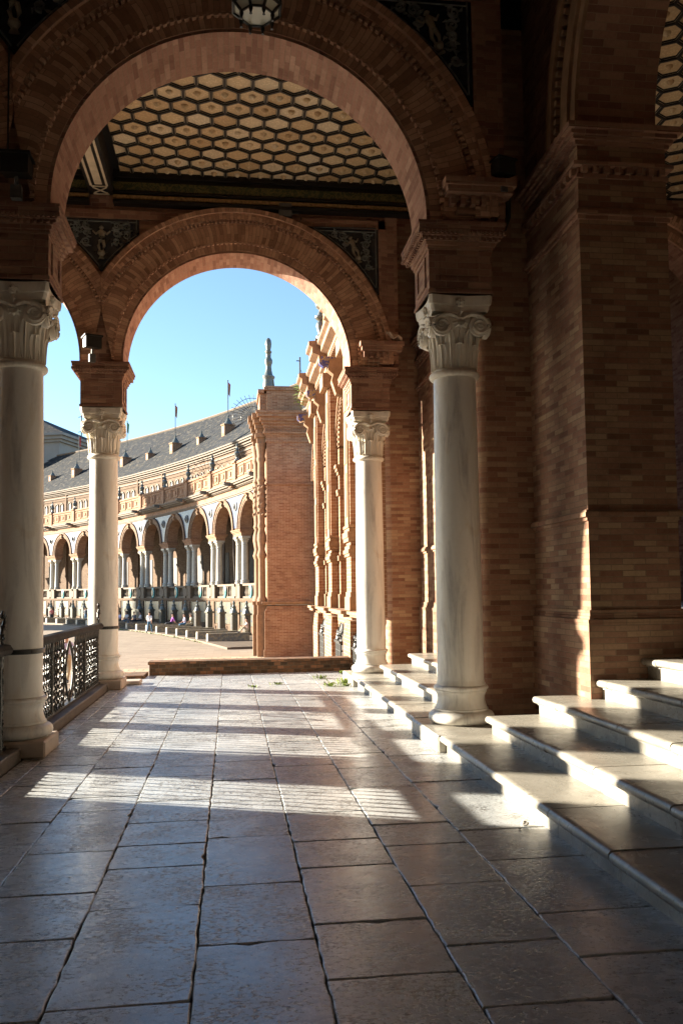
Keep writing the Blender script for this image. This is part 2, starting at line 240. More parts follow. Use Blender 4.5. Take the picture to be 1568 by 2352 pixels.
# ------------------------------------------------------------------ mesh builder
def uvbox(P, n):
    ax, ay, az = abs(n.x), abs(n.y), abs(n.z)
    if az >= ax and az >= ay: return [(p[0], p[1]) for p in P]
    if ay >= ax: return [(p[0], p[2]) for p in P]
    return [(p[1], p[2]) for p in P]
class MB:
    def __init__(s): s.v = []; s.f = []; s.uv = []; s.mi = []; s.sm = []; s.m = 0
    def face(s, P, uv=None, sm=False):
        P = [Vector(p) for p in P]; b = len(s.v); s.v += P; s.f.append(tuple(range(b, b+len(P))))
        if uv is None:
            n = Vector((0, 0, 0))
            for i in range(len(P)): n += (P[i]-P[0]).cross(P[(i+1) % len(P)]-P[0])
            uv = uvbox(P, n)
        s.uv.append(uv); s.mi.append(s.m); s.sm.append(sm)
    def grid(s, rows, cu=False, cv=False, uvf=None, sm=True):
        b = len(s.v); R = len(rows); C = len(rows[0])
        for r in rows: s.v += [Vector(p) for p in r]
        for i in range(R if cu else R-1):
            for j in range(C if cv else C-1):
                i2, j2 = (i+1) % R, (j+1) % C
                idx = (b+i*C+j, b+i*C+j2, b+i2*C+j2, b+i2*C+j)
                s.f.append(idx); P = [s.v[k] for k in idx]
                if uvf: s.uv.append([uvf(i, j), uvf(i, j+1), uvf(i+1, j+1), uvf(i+1, j)])
                else: s.uv.append(uvbox(P, (P[1]-P[0]).cross(P[3]-P[0])))
                s.mi.append(s.m); s.sm.append(sm)
    def box(s, x0, x1, y0, y1, z0, z1, bev=0.0):
        if bev > 0:
            return s.bbox(x0, x1, y0, y1, z0, z1, bev)
        a = [(x0, y0, z0), (x1, y0, z0), (x1, y1, z0), (x0, y1, z0), (x0, y0, z1), (x1, y0, z1), (x1, y1, z1), (x0, y1, z1)]
        for q in ((0, 3, 2, 1), (4, 5, 6, 7), (0, 1, 5, 4), (1, 2, 6, 5), (2, 3, 7, 6), (3, 0, 4, 7)): s.face([a[k] for k in q])
    def bbox(s, x0, x1, y0, y1, z0, z1, b):
        # chamfered box: shared verts
        base = len(s.v); X = (x0, x1); Y = (y0, y1); Z = (z0, z1); idx = {}
        for i in (0, 1):
            for j in (0, 1):
                for k in (0, 1):
                    sx, sy, sz = (1, -1)[i]*b, (1, -1)[j]*b, (1, -1)[k]*b
                    for a, p in (('x', (X[i], Y[j]+sy, Z[k]+sz)), ('y', (X[i]+sx, Y[j], Z[k]+sz)), ('z', (X[i]+sx, Y[j]+sy, Z[k]))):
                        idx[i, j, k, a] = len(s.v); s.v.append(Vector(p))
        def F(ids):
            P = [s.v[q] for q in ids]; n = (P[1]-P[0]).cross(P[2]-P[0]); c = sum(P, Vector())/len(P)-Vector(((x0+x1)/2, (y0+y1)/2, (z0+z1)/2))
            if n.dot(c) < 0: ids = ids[::-1]; P = P[::-1]
            s.f.append(tuple(ids)); s.uv.append(uvbox(P, n)); s.mi.append(s.m); s.sm.append(False)
        for i in (0, 1):
            F([idx[i, 0, 0, 'x'], idx[i, 1, 0, 'x'], idx[i, 1, 1, 'x'], idx[i, 0, 1, 'x']])
            F([idx[0, i, 0, 'y'], idx[1, i, 0, 'y'], idx[1, i, 1, 'y'], idx[0, i, 1, 'y']])
            F([idx[0, 0, i, 'z'], idx[1, 0, i, 'z'], idx[1, 1, i, 'z'], idx[0, 1, i, 'z']])
            for j in (0, 1):
                F([idx[i, j, 0, 'x'], idx[i, j, 1, 'x'], idx[i, j, 1, 'y'], idx[i, j, 0, 'y']])
                F([idx[i, 0, j, 'x'], idx[i, 1, j, 'x'], idx[i, 1, j, 'z'], idx[i, 0, j, 'z']])
                F([idx[0, i, j, 'y'], idx[1, i, j, 'y'], idx[1, i, j, 'z'], idx[0, i, j, 'z']])
                for k in (0, 1): F([idx[i, j, k, 'x'], idx[i, j, k, 'y'], idx[i, j, k, 'z']])
    def prism(s, poly, z0, z1):          # plan polygon (counter-clockwise), vertical walls
        n = len(poly)
        for i in range(n):
            a, b = poly[i], poly[(i+1) % n]
            s.face([(a[0], a[1], z0), (b[0], b[1], z0), (b[0], b[1], z1), (a[0], a[1], z1)])
        s.face([(p[0], p[1], z1) for p in poly]); s.face([(p[0], p[1], z0) for p in poly[::-1]])
    def extrude(s, prof, y0, y1, axis='y', cap=True):   # profile of (a,z) swept along axis
        def P(a, z, t): return (a, t, z) if axis == 'y' else (t, a, z)
        n = len(prof); L = [0]
        for i in range(n): L.append(L[-1]+hypot(prof[(i+1) % n][0]-prof[i][0], prof[(i+1) % n][1]-prof[i][1]))
        for i in range(n):
            a, b = prof[i], prof[(i+1) % n]
            s.face([P(*a, y0), P(*b, y0), P(*b, y1), P(*a, y1)], [(y0, L[i]), (y0, L[i+1]), (y1, L[i+1]), (y1, L[i])])
        if cap:
            s.face([P(*p, y0) for p in prof]); s.face([P(*p, y1) for p in prof[::-1]])
    def lathe(s, prof, seg=24, c=(0, 0, 0), sx=1, sy=1, cap=True):
        rows = [[(c[0]+r*sx*cos(2*pi*j/seg), c[1]+r*sy*sin(2*pi*j/seg), c[2]+z) for j in range(seg)] for r, z in prof]
        R = prof[0][0] or 0.1
        s.grid(rows, cv=True, uvf=lambda i, j: (j/seg*2*pi*R, prof[min(i, len(prof)-1)][1]))
        if cap:
            s.face(rows[-1]); s.face(rows[0][::-1])
    def tube(s, pts, r, seg=6, rz=None, cap=True):
        pts = [Vector(p) for p in pts]; rows = []; up = Vector((0.013, 0.021, 1))
        for i, p in enumerate(pts):
            t = (pts[min(i+1, len(pts)-1)]-pts[max(i-1, 0)]).normalized()
            a = t.cross(up)
            if a.length < 0.05: a = t.cross(Vector((1, 0, 0)))
            a.normalize(); b = t.cross(a); q = r[i] if isinstance(r, (list, tuple)) else r
            rows.append([p+a*(q*cos(2*pi*j/seg))+b*(q*sin(2*pi*j/seg)) for j in range(seg)])
        s.grid(rows, cv=True)
        if cap: s.face(rows[0][::-1]); s.face(rows[-1])
    def build(s, name, mats, parent=None, loc=None, rot=0, org=None, sharp=38):
        me = bpy.data.meshes.new(name)
        o = Vector(org) if org is not None else Vector((0, 0, 0))
        me.from_pydata([tuple(p-o) for p in s.v], [], s.f)
        uvl = me.uv_layers.new(name='UVMap'); flat = []
        for u in s.uv:
            for q in u: flat += [q[0], q[1]]
        uvl.data.foreach_set('uv', flat)
        if not isinstance(mats, (list, tuple)): mats = [mats]
        for m in mats: me.materials.append(M[m] if isinstance(m, str) else m)
        me.polygons.foreach_set('material_index', s.mi); me.polygons.foreach_set('use_smooth', s.sm)
        if any(s.sm): me.set_sharp_from_angle(angle=radians(sharp))
        me.update(); ob = bpy.data.objects.new(name, me); COL.objects.link(ob)
        if parent is not None: ob.parent = parent
        if loc is not None: ob.location = loc
        ob.rotation_euler.z = rot
        return ob
def tag(o, label, cat, group=None):
    o['label'] = label; o['category'] = cat
    if group: o['group'] = group
    return o
def thing(name, label, cat, loc=(0, 0, 0), rot=0, group=None):
    o = bpy.data.objects.new(name, None); COL.objects.link(o); o.location = loc; o.rotation_euler.z = rot
    o.empty_display_size = 0.2
    return tag(o, label, cat, group)
def struct(o): o['kind'] = 'structure'; return o
def copy_part(o, parent, loc=None, rot=None):
    c = o.copy(); COL.objects.link(c); c.parent = parent
    if loc is not None: c.location = loc
    if rot is not None: c.rotation_euler.z = rot
    for ch in list(o.children): copy_part(ch, c)
    return c
def copy_thing(o, label, loc, rot=None):
    c = o.copy(); COL.objects.link(c); c.location = loc; c['label'] = label
    if rot is not None: c.rotation_euler.z = rot
    for ch in list(o.children): copy_part(ch, c)
    return c
ORD = ['first', 'second', 'third', 'fourth', 'fifth', 'sixth', 'seventh', 'eighth', 'ninth', 'tenth', 'eleventh', 'twelfth', 'thirteenth', 'fourteenth', 'fifteenth', 'sixteenth', 'seventeenth', 'eighteenth', 'nineteenth', 'twentieth', 'twenty first', 'twenty second', 'twenty third', 'twenty fourth']

def arch_wall(b, x0, x1, z0, z1, cx, cz, r, y0, y1, n=56, soff=None):
    A = [(cx+r*cos(pi-pi*i/n), cz+r*sin(pi-pi*i/n)) for i in range(n+1)]
    for y, fl in ((y0, 0), (y1, 1)):
        def F(P): b.face(P[::-1] if fl else P)
        for i in range(n):
            (xa, za), (xb, zb) = A[i], A[i+1]
            F([(xa, y, za), (xb, y, zb), (xb, y, z1), (xa, y, z1)])
        F([(x0, y, z0), (cx-r, y, z0), (cx-r, y, z1), (x0, y, z1)]); F([(cx+r, y, z0), (x1, y, z0), (x1, y, z1), (cx+r, y, z1)])
    sb = soff or b
    for i in range(n):
        (xa, za), (xb, zb) = A[i], A[i+1]; v0, v1 = r*pi*i/n, r*pi*(i+1)/n
        sb.face([(xa, y0, za), (xa, y1, za), (xb, y1, zb), (xb, y0, zb)], [(y0, v0), (y1, v0), (y1, v1), (y0, v1)])
    if cz > z0:
        for x, fl in ((cx-r, 0), (cx+r, 1)):
            P = [(x, y0, z0), (x, y1, z0), (x, y1, cz), (x, y0, cz)]; uv = [(p[1], p[2]) for p in P]
            sb.face(P if fl else P[::-1], uv if fl else uv[::-1])
    b.face([(x0, y0, z1), (x1, y0, z1), (x1, y1, z1), (x0, y1, z1)])
    b.face([(x0, y1, z0), (x0, y0, z0), (x0, y0, z1), (x0, y1, z1)]); b.face([(x1, y0, z0), (x1, y1, z0), (x1, y1, z1), (x1, y0, z1)])
    b.face([(x0, y1, z0), (cx-r, y1, z0), (cx-r, y0, z0), (x0, y0, z0)]); b.face([(cx+r, y1, z0), (x1, y1, z0), (x1, y0, z0), (cx+r, y0, z0)])
def ring(b, cx, cz, ra, rb, yf, yb, xl=None, xr=None, n=64, z_min=None):
    # archivolt band between radii ra and rb, front at yf, back at yb; clipped to cx-xl .. cx+xr
    def ang(r, lim):
        a = 0.0
        if lim and r > lim: a = acos(lim/r)
        return a
    def pt(r, t):
        a0, a1 = ang(r, xr), pi-ang(r, xl); a = a1+(a0-a1)*t
        return cx+r*cos(a), cz+r*sin(a), a
    rm = (ra+rb)/2
    for i in range(n):
        t0, t1 = i/n, (i+1)/n
        P = [pt(ra, t0), pt(ra, t1), pt(rb, t1), pt(rb, t0)]
        v = [rm*(pi-p[2]) for p in P]
        b.face([(p[0], yf, p[1]) for p in P], [(ra, v[0]), (ra, v[1]), (rb, v[2]), (rb, v[3])])
        b.face([(P[3][0], yf, P[3][1]), (P[2][0], yf, P[2][1]), (P[2][0], yb, P[2][1]), (P[3][0], yb, P[3][1])], [(v[3], 0), (v[2], 0), (v[2], yb-yf), (v[3], yb-yf)])
        b.face([(P[1][0], yf, P[1][1]), (P[0][0], yf, P[0][1]), (P[0][0], yb, P[0][1]), (P[1][0], yb, P[1][1])], [(v[1], 0), (v[0], 0), (v[0], yb-yf), (v[1], yb-yf)])
def ring_blocks(b, cx, cz, ra, rb, yf, yb, count, duty=0.5, xl=None, xr=None):
    a_r = acos(xr/rb) if xr and rb > xr else 0; a_l = acos(xl/rb) if xl and rb > xl else 0
    for k in range(count):
        a0 = a_r+(pi-a_r-a_l)*(k+0.5-duty/2)/count; a1 = a_r+(pi-a_r-a_l)*(k+0.5+duty/2)/count
        q = [(cx+r*cos(a), cz+r*sin(a)) for r, a in ((ra, a0), (rb, a0), (rb, a1), (ra, a1))]
        b.face([(p[0], yf, p[1]) for p in q])
        for i in range(4):
            p, w = q[i], q[(i+1) % 4]; b.face([(w[0], yf, w[1]), (p[0], yf, p[1]), (p[0], yb, p[1]), (w[0], yb, w[1])])
def mould_box(b, x0, x1, y0, y1, steps):      # steps: (z0,z1,projection)
    for z0, z1, p in steps: b.box(x0-p, x1+p, y0-p, y1+p, z0, z1)
def spiral(cx, cz, r0, turns, a0, sgn, y, n=26, r1=0.15):
    return [(cx+(r0*(1-(1-r1)*i/n))*cos(a0+sgn*2*pi*turns*i/n), y, cz+(r0*(1-(1-r1)*i/n))*sin(a0+sgn*2*pi*turns*i/n)) for i in range(n+1)]

# ================================================================== PORTICO
XR, XL, DX = 2.43, -2.12, 4.55
CX = [XR-DX*i for i in range(5)]            # column rows, right to left
Y0, Y1, Y2 = 3.13, 9.03, 14.92
T = 0.348                                    # half thickness of an arcade wall
ZC, ZI, AZc, AR = 4.69, 5.42, 5.48, 1.92     # capital top, impost top, arch centre, arch radius
ZT = 8.95                                    # ceiling height of the brickwork
PLAZA = -1.6

# ---- terrace floor: separate worn slabs laid in strips
fl = MB()
fl.m = 1; fl.box(-2.35, 2.2, -4, 16.98, -1.55, -0.028); fl.m = 0
J = [-1.98, -1.79, -1.24, -0.71, -0.155, 0.378, 0.930, 1.462, 2.09]
KN = {1: [8.3, 7.484, 6.292, 5.753, 4.9], 2: [8.1, 6.976, 6.539, 5.524, 4.778, 4.166, 3.4], 3: [8.042, 7.628, 6.75, 6.15, 5.615, 5.16, 4.513, 3.469],
      4: [8.2, 7.4, 6.624, 5.69, 4.776, 3.995, 3.2], 5: [7.9, 6.9, 6.2, 5.518, 4.993, 4.154, 3.571], 6: [7.7, 6.919, 5.812, 5.332, 4.603, 3.819, 3.251], 7: [7.038, 6.517, 5.587, 4.955, 4.118, 3.621]}
def slab(b, x0, x1, y0, y1, z, g=0.006, c=0.006, t=(0, 0)):
    # one worn stone: wavy chipped outline, rounded arris
    mx, my = (x0+x1)/2, (y0+y1)/2; x0 += g; x1 -= g; y0 += g; y1 -= g
    out = []
    for (ax, ay), (bx, by) in zip(((x0, y0), (x1, y0), (x1, y1), (x0, y1)), ((x1, y0), (x1, y1), (x0, y1), (x0, y0))):
        n = max(3, int(hypot(bx-ax, by-ay)/.07))
        for i in range(n):
            u = i/n; q = .0028
            if i == 0: out.append((ax+(mx-ax)*.012*random.random()*2, ay+(my-ay)*.012*random.random()*2))
            else: out.append((ax+(bx-ax)*u+random.gauss(0, q), ay+(by-ay)*u+random.gauss(0, q)))
    if random.random() < .25:
        k = random.randrange(len(out)); out[k] = (out[k][0]+(mx-out[k][0])*.07, out[k][1]+(my-out[k][1])*.07)
    hz = lambda p: z+t[0]*(p[0]-mx)+t[1]*(p[1]-my)
    def ins(p, d): L = max(abs(p[0]-mx)/(x1-mx), abs(p[1]-my)/(y1-my)); return (mx+(p[0]-mx)*(1-d/(x1-mx)), my+(p[1]-my)*(1-d/(y1-my)))
    R = [[(p[0], p[1], z-.05) for p in out], [(p[0], p[1], hz(p)-c*1.2) for p in out], [(*ins(p, c*.45), hz(p)-c*.35) for p in out], [(*ins(p, c*1.3), hz(p)) for p in out]]
    base = len(b.v); n = len(out)
    for r in R: b.v += [Vector(p) for p in r]
    for i in range(3):
        for k in range(n):
            ids = (base+i*n+k, base+i*n+(k+1) % n, base+(i+1)*n+(k+1) % n, base+(i+1)*n+k); b.f.append(ids); b.uv.append([(b.v[q].x, b.v[q].y) for q in ids]); b.mi.append(b.m); b.sm.append(False)
    ids = tuple(base+3*n+k for k in range(n)); b.f.append(ids); b.uv.append([(b.v[q].x, b.v[q].y) for q in ids]); b.mi.append(b.m); b.sm.append(False)
for k in range(len(J)-1):
    ys = sorted(KN.get(k, [8.2]))
    y = ys[0]
    while y > -3.6: y -= random.uniform(0.5, 1.1); ys.insert(0, y)
    y = ys[-1]
    while y < 16.9:
        y += random.uniform(0.45, 0.95); ys.append(y)
    ys = [q for q in ys if q < 16.55]+[16.96]
    for a, bb in zip(ys, ys[1:]):
        slab(fl, J[k], J[k+1], a, bb, random.uniform(-0.003, 0.002), g=random.choice([0.001, 0.0015, 0.002, 0.003]), t=(random.uniform(-.004, .004), random.uniform(-.003, .003)))
struct(fl.build('terrace_floor', ['paving', 'joint']))

# ---- kerbs under the railings
def kerb(y0, y1, label):
    b = MB(); b.box(-2.34, -1.99, y0, y1, -0.03, 0.115, bev=0.012)
    tag(b.build('stone_kerb', 'kerbstone'), label, 'kerb', 'dark kerbs under the railings')
kerb(9.40, 14.55, 'dark stone kerb under the far iron railing between two left columns')
kerb(3.5, 8.66, 'dark stone kerb under the near iron railing cut by the left photo edge')

# ---- stone column prototype
def make_column():
    root = thing('stone_column', 'x', 'column')
    b = MB(); b.box(-.345, .345, -.345, .345, 0, .162, bev=.018); b.build('plinth', 'plinthstone', root)
    b = MB()
    prof = [(.30, .162)]
    prof += [(.265+.085*cos(a), .232+.068*sin(a)) for a in [(-pi/2+pi*i/8) for i in range(9)]]
    prof += [(.285, .302), (.285, .322), (.275, .325), (.262, .36), (.252, .40), (.250, .44), (.258, .475), (.272, .492), (.272, .51)]
    prof += [(.262+.028*cos(a), .536+.026*sin(a)) for a in [(-pi/2+pi*i/6) for i in range(7)]]
    prof += [(.256, .566), (.256, .585)]
    b.lathe(prof, 40); b.build('base', 'marble', root)
    b = MB(); sh = [(.252, .585), (.247, .62)]
    for i in range(14):
        t = i/13; sh.append((.246-.020*t**1.7, .62+(3.86-.62)*t))
    b.lathe(sh, 40); b.build('shaft', 'marble', root)
    # capital: astragal, bell, leaves
    z0 = 3.85
    b = MB()
    ap = [(.235, 0)]+[(.242+.03*cos(a), .035+.035*sin(a)) for a in [(-pi/2+pi*i/6) for i in range(7)]]+[(.232, .075), (.226, .10), (.228, .2), (.238, .35), (.258, .48), (.285, .58), (.29, .62), (.285, .67)]
    b.lathe(ap, 40, c=(0, 0, z0))
    def leaf(ang, zb, h, w, lift, lob=5):
        rows = []; n = 10; m = 8
        for i in range(n+1):
            t = i/n; z = zb+h*t-(0.05*max(0, t-.8)/.2 if t > .8 else 0)
            rb = 0.228+0.05*(max(0, (z-.1)/.5))**2
            out = lift*(0.25+0.2*t+1.1*max(0, t-.6)**1.6*2.2)
            ww = w*(0.55+0.55*sin(pi*min(1, t*.92+.05)))*(1+0.13*sin(t*lob*2*pi))
            if t > .85: ww *= 1-(t-.85)/.15*.75
            row = []
            for j in range(m+1):
                s = j/m*2-1; rib = 0.010*cos(s*pi*3.0)+0.008*(1-abs(s))
                rad = rb+out*(1-.45*abs(s)**2)+rib
                a = ang+s*ww/0.25
                row.append((rad*cos(a), rad*sin(a), z0+z))
            rows.append(row)
        b.grid(rows)
    for k in range(8): leaf(k*pi/4, .09, .30, .066, .045)
    for k in range(8): leaf(k*pi/4+pi/8, .10, .44, .055, .032)
    # flutes of the bell between leaves
    for k in range(32):
        a = 2*pi*k/32; b.tube([((.232+.0)*cos(a), .232*sin(a), z0+.09), (.240*cos(a), .240*sin(a), z0+.28), (.262*cos(a), .262*sin(a), z0+.47)], .009, 5)
    for k in range(4):                      # rosette of leaves under the middle of each face
        a = k*pi/2; c, s = cos(a), sin(a)
        def W(x, y, z): return (x*c-y*s, x*s+y*c, z0+z)
        for q in range(5):
            th = pi*(q)/4; L = .085
            b.tube([W(0, -.285, .555), W(L*.5*cos(th), -.305, .545-L*.35*sin(th)), W(L*cos(th), -.292, .545-L*.75*sin(th))], [.012, .022, .004], 6)
        b.tube([W(-.03, -.30, .60), W(.03, -.30, .60)], [.018, .018], 6)
    cap = b.build('capital', 'carved', root)
    # volutes: each scroll is its own sub-part
    b = MB(); x, zc, r = .205, .515, .112
    rows = []
    for y, rr_ in ((.03, r*.93), (-.02, r), (-.03, r*.96)):
        rows.append([(x+rr_*cos(2*pi*j/28), -.285+y, zc+rr_*sin(2*pi*j/28)) for j in range(28)])
    b.grid(rows, cv=True); b.face(rows[-1][::-1])
    b.tube(spiral(x, zc, r*.88, 2.1, pi*.62, -1, -.32, 44, .12), [.019-.010*i/44 for i in range(45)], 6)
    b.tube([(x+.014*cos(q), -.322, zc+.014*sin(q)) for q in (0, .1)], .02, 6)
    b.tube([(0.015, -.305, .585), (.05, -.312, .612), (.11, -.318, .632), (.16, -.32, .628), (x+r*.3, -.32, zc+r*.83)], [.012, .02, .024, .024, .02], 6)
    v0 = b.build('volute', 'carved', cap)
    v0.location = (0, 0, z0)
    m = MB(); m.v = [Vector((-p.x, p.y, p.z)) for p in b.v]; m.f = [f[::-1] for f in b.f]; m.uv = [u[::-1] for u in b.uv]; m.mi = b.mi; m.sm = b.sm
    v1 = m.build('volute', 'carved', cap); v1.location = (0, 0, z0)
    for k in range(1, 4):
        copy_part(v0, cap, (0, 0, z0), k*pi/2); copy_part(v1, cap, (0, 0, z0), k*pi/2)
    # abacus with hollowed sides
    b = MB()
    def ab(h, e, dip):
        pts = []
        for k in range(4):
            a = k*pi/2; c, s = cos(a), sin(a)
            for i in range(11):
                t = i/10*2-1; x_ = t*(h-.03); y_ = -(h-dip*(1-t*t))
                pts.append(((x_*c-y_*s), (x_*s+y_*c)))
        return pts
    lv = [(.668, .302, .035), (.70, .318, .038), (.735, .322, .04), (.745, .336, .04), (.80, .345, .04), (.838, .345, .04)]
    b.grid([[(p[0], p[1], z) for p in ab(h, 0, d)] for z, h, d in lv], cv=True)
    b.face([(p[0], p[1], .838) for p in ab(.345, 0, .04)])
    for k in range(4):
        a = k*pi/2; c, s = cos(a), sin(a)
        def W(x, y, z): return (x*c-y*s, x*s+y*c, z)
        for q in range(5):
            th = 2*pi*q/5+.3; p = W(.035*cos(th), -.318, .755+.035*sin(th)); p2 = W(.05*cos(th), -.328, .755+.05*sin(th))
            b.tube([W(0, -.31, .755), p, p2], [.012, .026, .008], 6)
        b.tube([W(0, -.325, .757), W(0, -.345, .757)], [.022, .014], 8)
        b.tube([W(0, -.30, .70), W(0.01, -.32, .66), W(0, -.31, .62)], [.012, .016, .006], 6)
    a = b.build('abacus', 'carved', cap); a.location = (0, 0, z0)
    return root
proto = make_column(); proto['group'] = 'white stone columns of the portico'
proto.location = (XL, Y1, 0); proto['label'] = 'thick white stone column cut by the left photo edge, nearest the camera on the railing side'
copy_thing(proto, 'white stone column at the far end of the iron railing, with its plinth on the terrace floor', (XL, Y2, 0))
c1 = copy_thing(proto, 'tall greyish white stone column standing on the stairs in front of the dark brick pier', (XR, Y1, 0))
c2 = copy_thing(proto, 'slender sunlit white stone column at the far stair foot beside the green weeds', (XR, Y2, 0))
for c in (c1, c2):                         # these two stand on a long stone block instead of the square plinth
    for ch in list(c.children):
        if ch.name.startswith('plinth'):
            bpy.data.objects.remove(ch)
    b = MB(); b.box(-.46, .46, -.81, .40, -.01, .163, bev=.02); b.build('plinth', 'stair', c)
for yy in (Y1, Y2):
    for x in CX[2:5]:
        c = copy_thing(proto, 'white stone column of the outer bays left of the railing', (x, yy, 0))
        b = MB(); b.box(-.5, .5, -.5, .5, PLAZA, -.005); b.build('pedestal', 'plinthstone', c)
for x in CX[:2]:
    copy_thing(proto, 'white stone column of the arcade beside the photographer', (x, Y0, 0))
# iron hoops holding the rails to the columns
hb = MB(); hb.lathe([(.250, 0), (.262, .004), (.262, .046), (.250, .05)], 40, cap=False)
for q in range(2):
    a = -pi/4+q*pi/2; hb.tube([(.262*cos(a), .262*sin(a), .025), (.275*cos(a), .275*sin(a), .025)], .012, 6)
hoop = tag(hb.build('iron_hoop', 'iron', loc=(XL, Y1, .99)), 'black iron hoop clamped round the nearest left column at rail height', 'hoop', 'iron hoops on the columns')
copy_thing(hoop, 'black iron hoop clamped round the far railing column', (XL, Y2, .99))

# ---- iron railings
def make_railing(L, label, loc, hole=True):
    root = thing('iron_railing', label, 'railing', loc, group='black iron railings')
    def bar(y, twist=True):
        b = MB(); b.tube([(0, y, .12), (0, y, .165)], [.03, .022], 8)
        n = 36; pts = []; rad = []
        for i in range(n+1):
            z = .165+(.90-.165)*i/n; pts.append((.004*sin(i*1.35), y+.009*sin(i*0.72+.4), z)); rad.append(.0075+.004*(0.5+0.5*sin(i*0.72*2)))
        k0 = len(b.v); b.tube(pts, rad, 6)
        for p in b.v[k0:]: p.x *= 1.45
        b.tube([(0, y, .89), (0, y, .945)], [.011, .019], 8); b.tube([(0, y, .945), (0, y, 1.005)], [.019, .014], 6)
        return b
    n = int(round(L/.128)); first = None
    for k in range(n):
        y = L*(k+.5)/n
        if hole and abs(y-L/2) < .36: continue
        if first is None: first = bar(0).build('baluster', 'iron', root, (0, y, 0))
        else: copy_part(first, root, (0, y, 0), random.choice([0, pi]))
    for side in (0.27, .73, 0.03, .97):            # heavier posts
        b = MB(); b.tube([(0, 0, .1), (0, 0, .2), (0, 0, .3), (0, 0, .55), (0, 0, .8), (0, 0, .92), (0, 0, 1.0)], [.035, .028, .022, .03, .022, .028, .035], 8); b.build('post', 'iron', root, (0, L*side, 0))
    b = MB(); prof = [(-.055, 1.005), (.055, 1.005), (.075, 1.03), (.078, 1.06), (.055, 1.095), (0, 1.108), (-.055, 1.095), (-.078, 1.06), (-.075, 1.03)]
    b.extrude(prof, -.02, L+.02); b.build('handrail', 'handrail', root)
    b = MB(); b.box(-.03, .03, 0, L, .118, .145); b.build('bottom_rail', 'iron', root)
    if hole:                                  # pointed oval medallion left open in the middle
        b = MB(); c = L/2
        for s in (-1, 1):
            b.tube([(0, c+s*.29*sin(pi*t)**.8, .16+.78*t) for t in [i/24 for i in range(25)]], [.018]*25, 6)
            for z_ in (.25, .8): b.tube([(0, c+s*(.30+.06*cos(q)), z_+.06*sin(q)) for q in [i*.6 for i in range(10)]], .011, 5)
            b.tube([(0, c+s*(.42), .16), (0, c+s*.38, .5), (0, c+s*.42, .92)], .016, 6)
        b.tube([(0, c-.14, .2), (0, c, .31), (0, c+.14, .2)], .013, 6); b.tube([(0, c, .14), (0, c, .31)], .012, 6)
        b.build('oval_medallion', 'iron', root)
    return root
def scroll_finial(root, y):
    b = MB()
    q = [(.07, 1.205), (.088, 1.17), (.065, 1.13), (.03, 1.115), (0, 1.15), (0, 1.20), (.03, 1.24), (.075, 1.275), (.105, 1.32), (.108, 1.37), (.08, 1.405), (.04, 1.415), (.01, 1.39), (.016, 1.36), (.045, 1.36)]
    b.tube([(0, y+a, z) for a, z in q], [.008, .013, .015, .016, .016, .018, .022, .024, .02, .018, .017, .016, .015, .014, .016], 6)
    b.tube([(0, y+.03, 1.245), (0, y+.055, 1.262), (0, y+.085, 1.275)], [.02, .034, .018], 8)
    b.build('scroll', 'iron', root)
r1 = make_railing(5.12, 'black iron railing with twisted bars and an open oval medallion between the two left columns', (-2.14, 9.42, 0))
scroll_finial(r1, 5.05)
r2 = make_railing(5.1, 'black iron railing cut off by the left photo edge beside the nearest column', (-2.14, 3.5, 0))
scroll_finial(r2, 5.0)

# ---- arcades
def impost(b, x, y, half=.34, right=None):
    x1 = x+half if right is None else right
    # block with sunk panels on all faces
    z0, z1 = ZC+.01, 5.20
    b.box(x-half, x1, y-half, y+half, z0, z1)
    def panel(x0, x1_, yf, ins=.0):
        for (a0, a1, c0, c1) in ((x0, x1_, 4.83, 4.87), (x0, x1_, 5.09, 5.13), (x0, x0+.04, 4.87, 5.09), (x1_-.04, x1_, 4.87, 5.09)):
            b.box(a0, a1, yf-.012, yf, c0, c1)
    panel(x-half+.12, x1-.12, y-half); 
    for (a0, a1, c0, c1) in ((.20, -.20, 4.80, 4.845), (.20, -.20, 5.085, 5.13), (.20, .155, 4.845, 5.085), (-.155, -.20, 4.845, 5.085)):
        for xs, s in ((x-half, -1), (x1, 1)):
            b.box(min(xs, xs+s*.014), max(xs, xs+s*.014), y+min(a0, a1), y+max(a0, a1), c0, c1)
    mould_box(b, x-half, x1, y-half, y+half, [(ZC+.01, ZC+.045, .015), (5.165, 5.205, .015), (5.205, 5.25, .035), (5.25, 5.29, .055), (5.29, 5.355, .10), (5.355, 5.40, .12), (5.40, ZI+.01, .13)])
    n = 14
    for k in range(n):
        xx = x-half-.1+(x1-x+half+.2)*(k+.5)/n; b.box(xx-.014, xx+.014, y-half-.085, y-half-.05, 5.255, 5.285)
        yy = y-half-.1+(2*half+.2)*(k+.5)/n; b.box(x-half-.085, x-half-.05, yy-.014, yy+.014, 5.255, 5.285)
    n = 20
    for k in range(n):
        xx = x-half-.14+(x1-x+half+.28)*(k+.5)/n; b.box(xx-.012, xx+.012, y-half-.127, y-half-.09, 5.30, 5.34)
        yy = y-half-.14+(2*half+.28)*(k+.5)/n; b.box(x-half-.127, x-half-.09, yy-.012, yy+.012, 5.30, 5.34)
def curl(b, cx, cz, r, s, y, a0=0): b.tube(spiral(cx, cz, r, 1.6, a0, s, y, 20, .15), [.022-.012*i/20 for i in range(21)], 5)
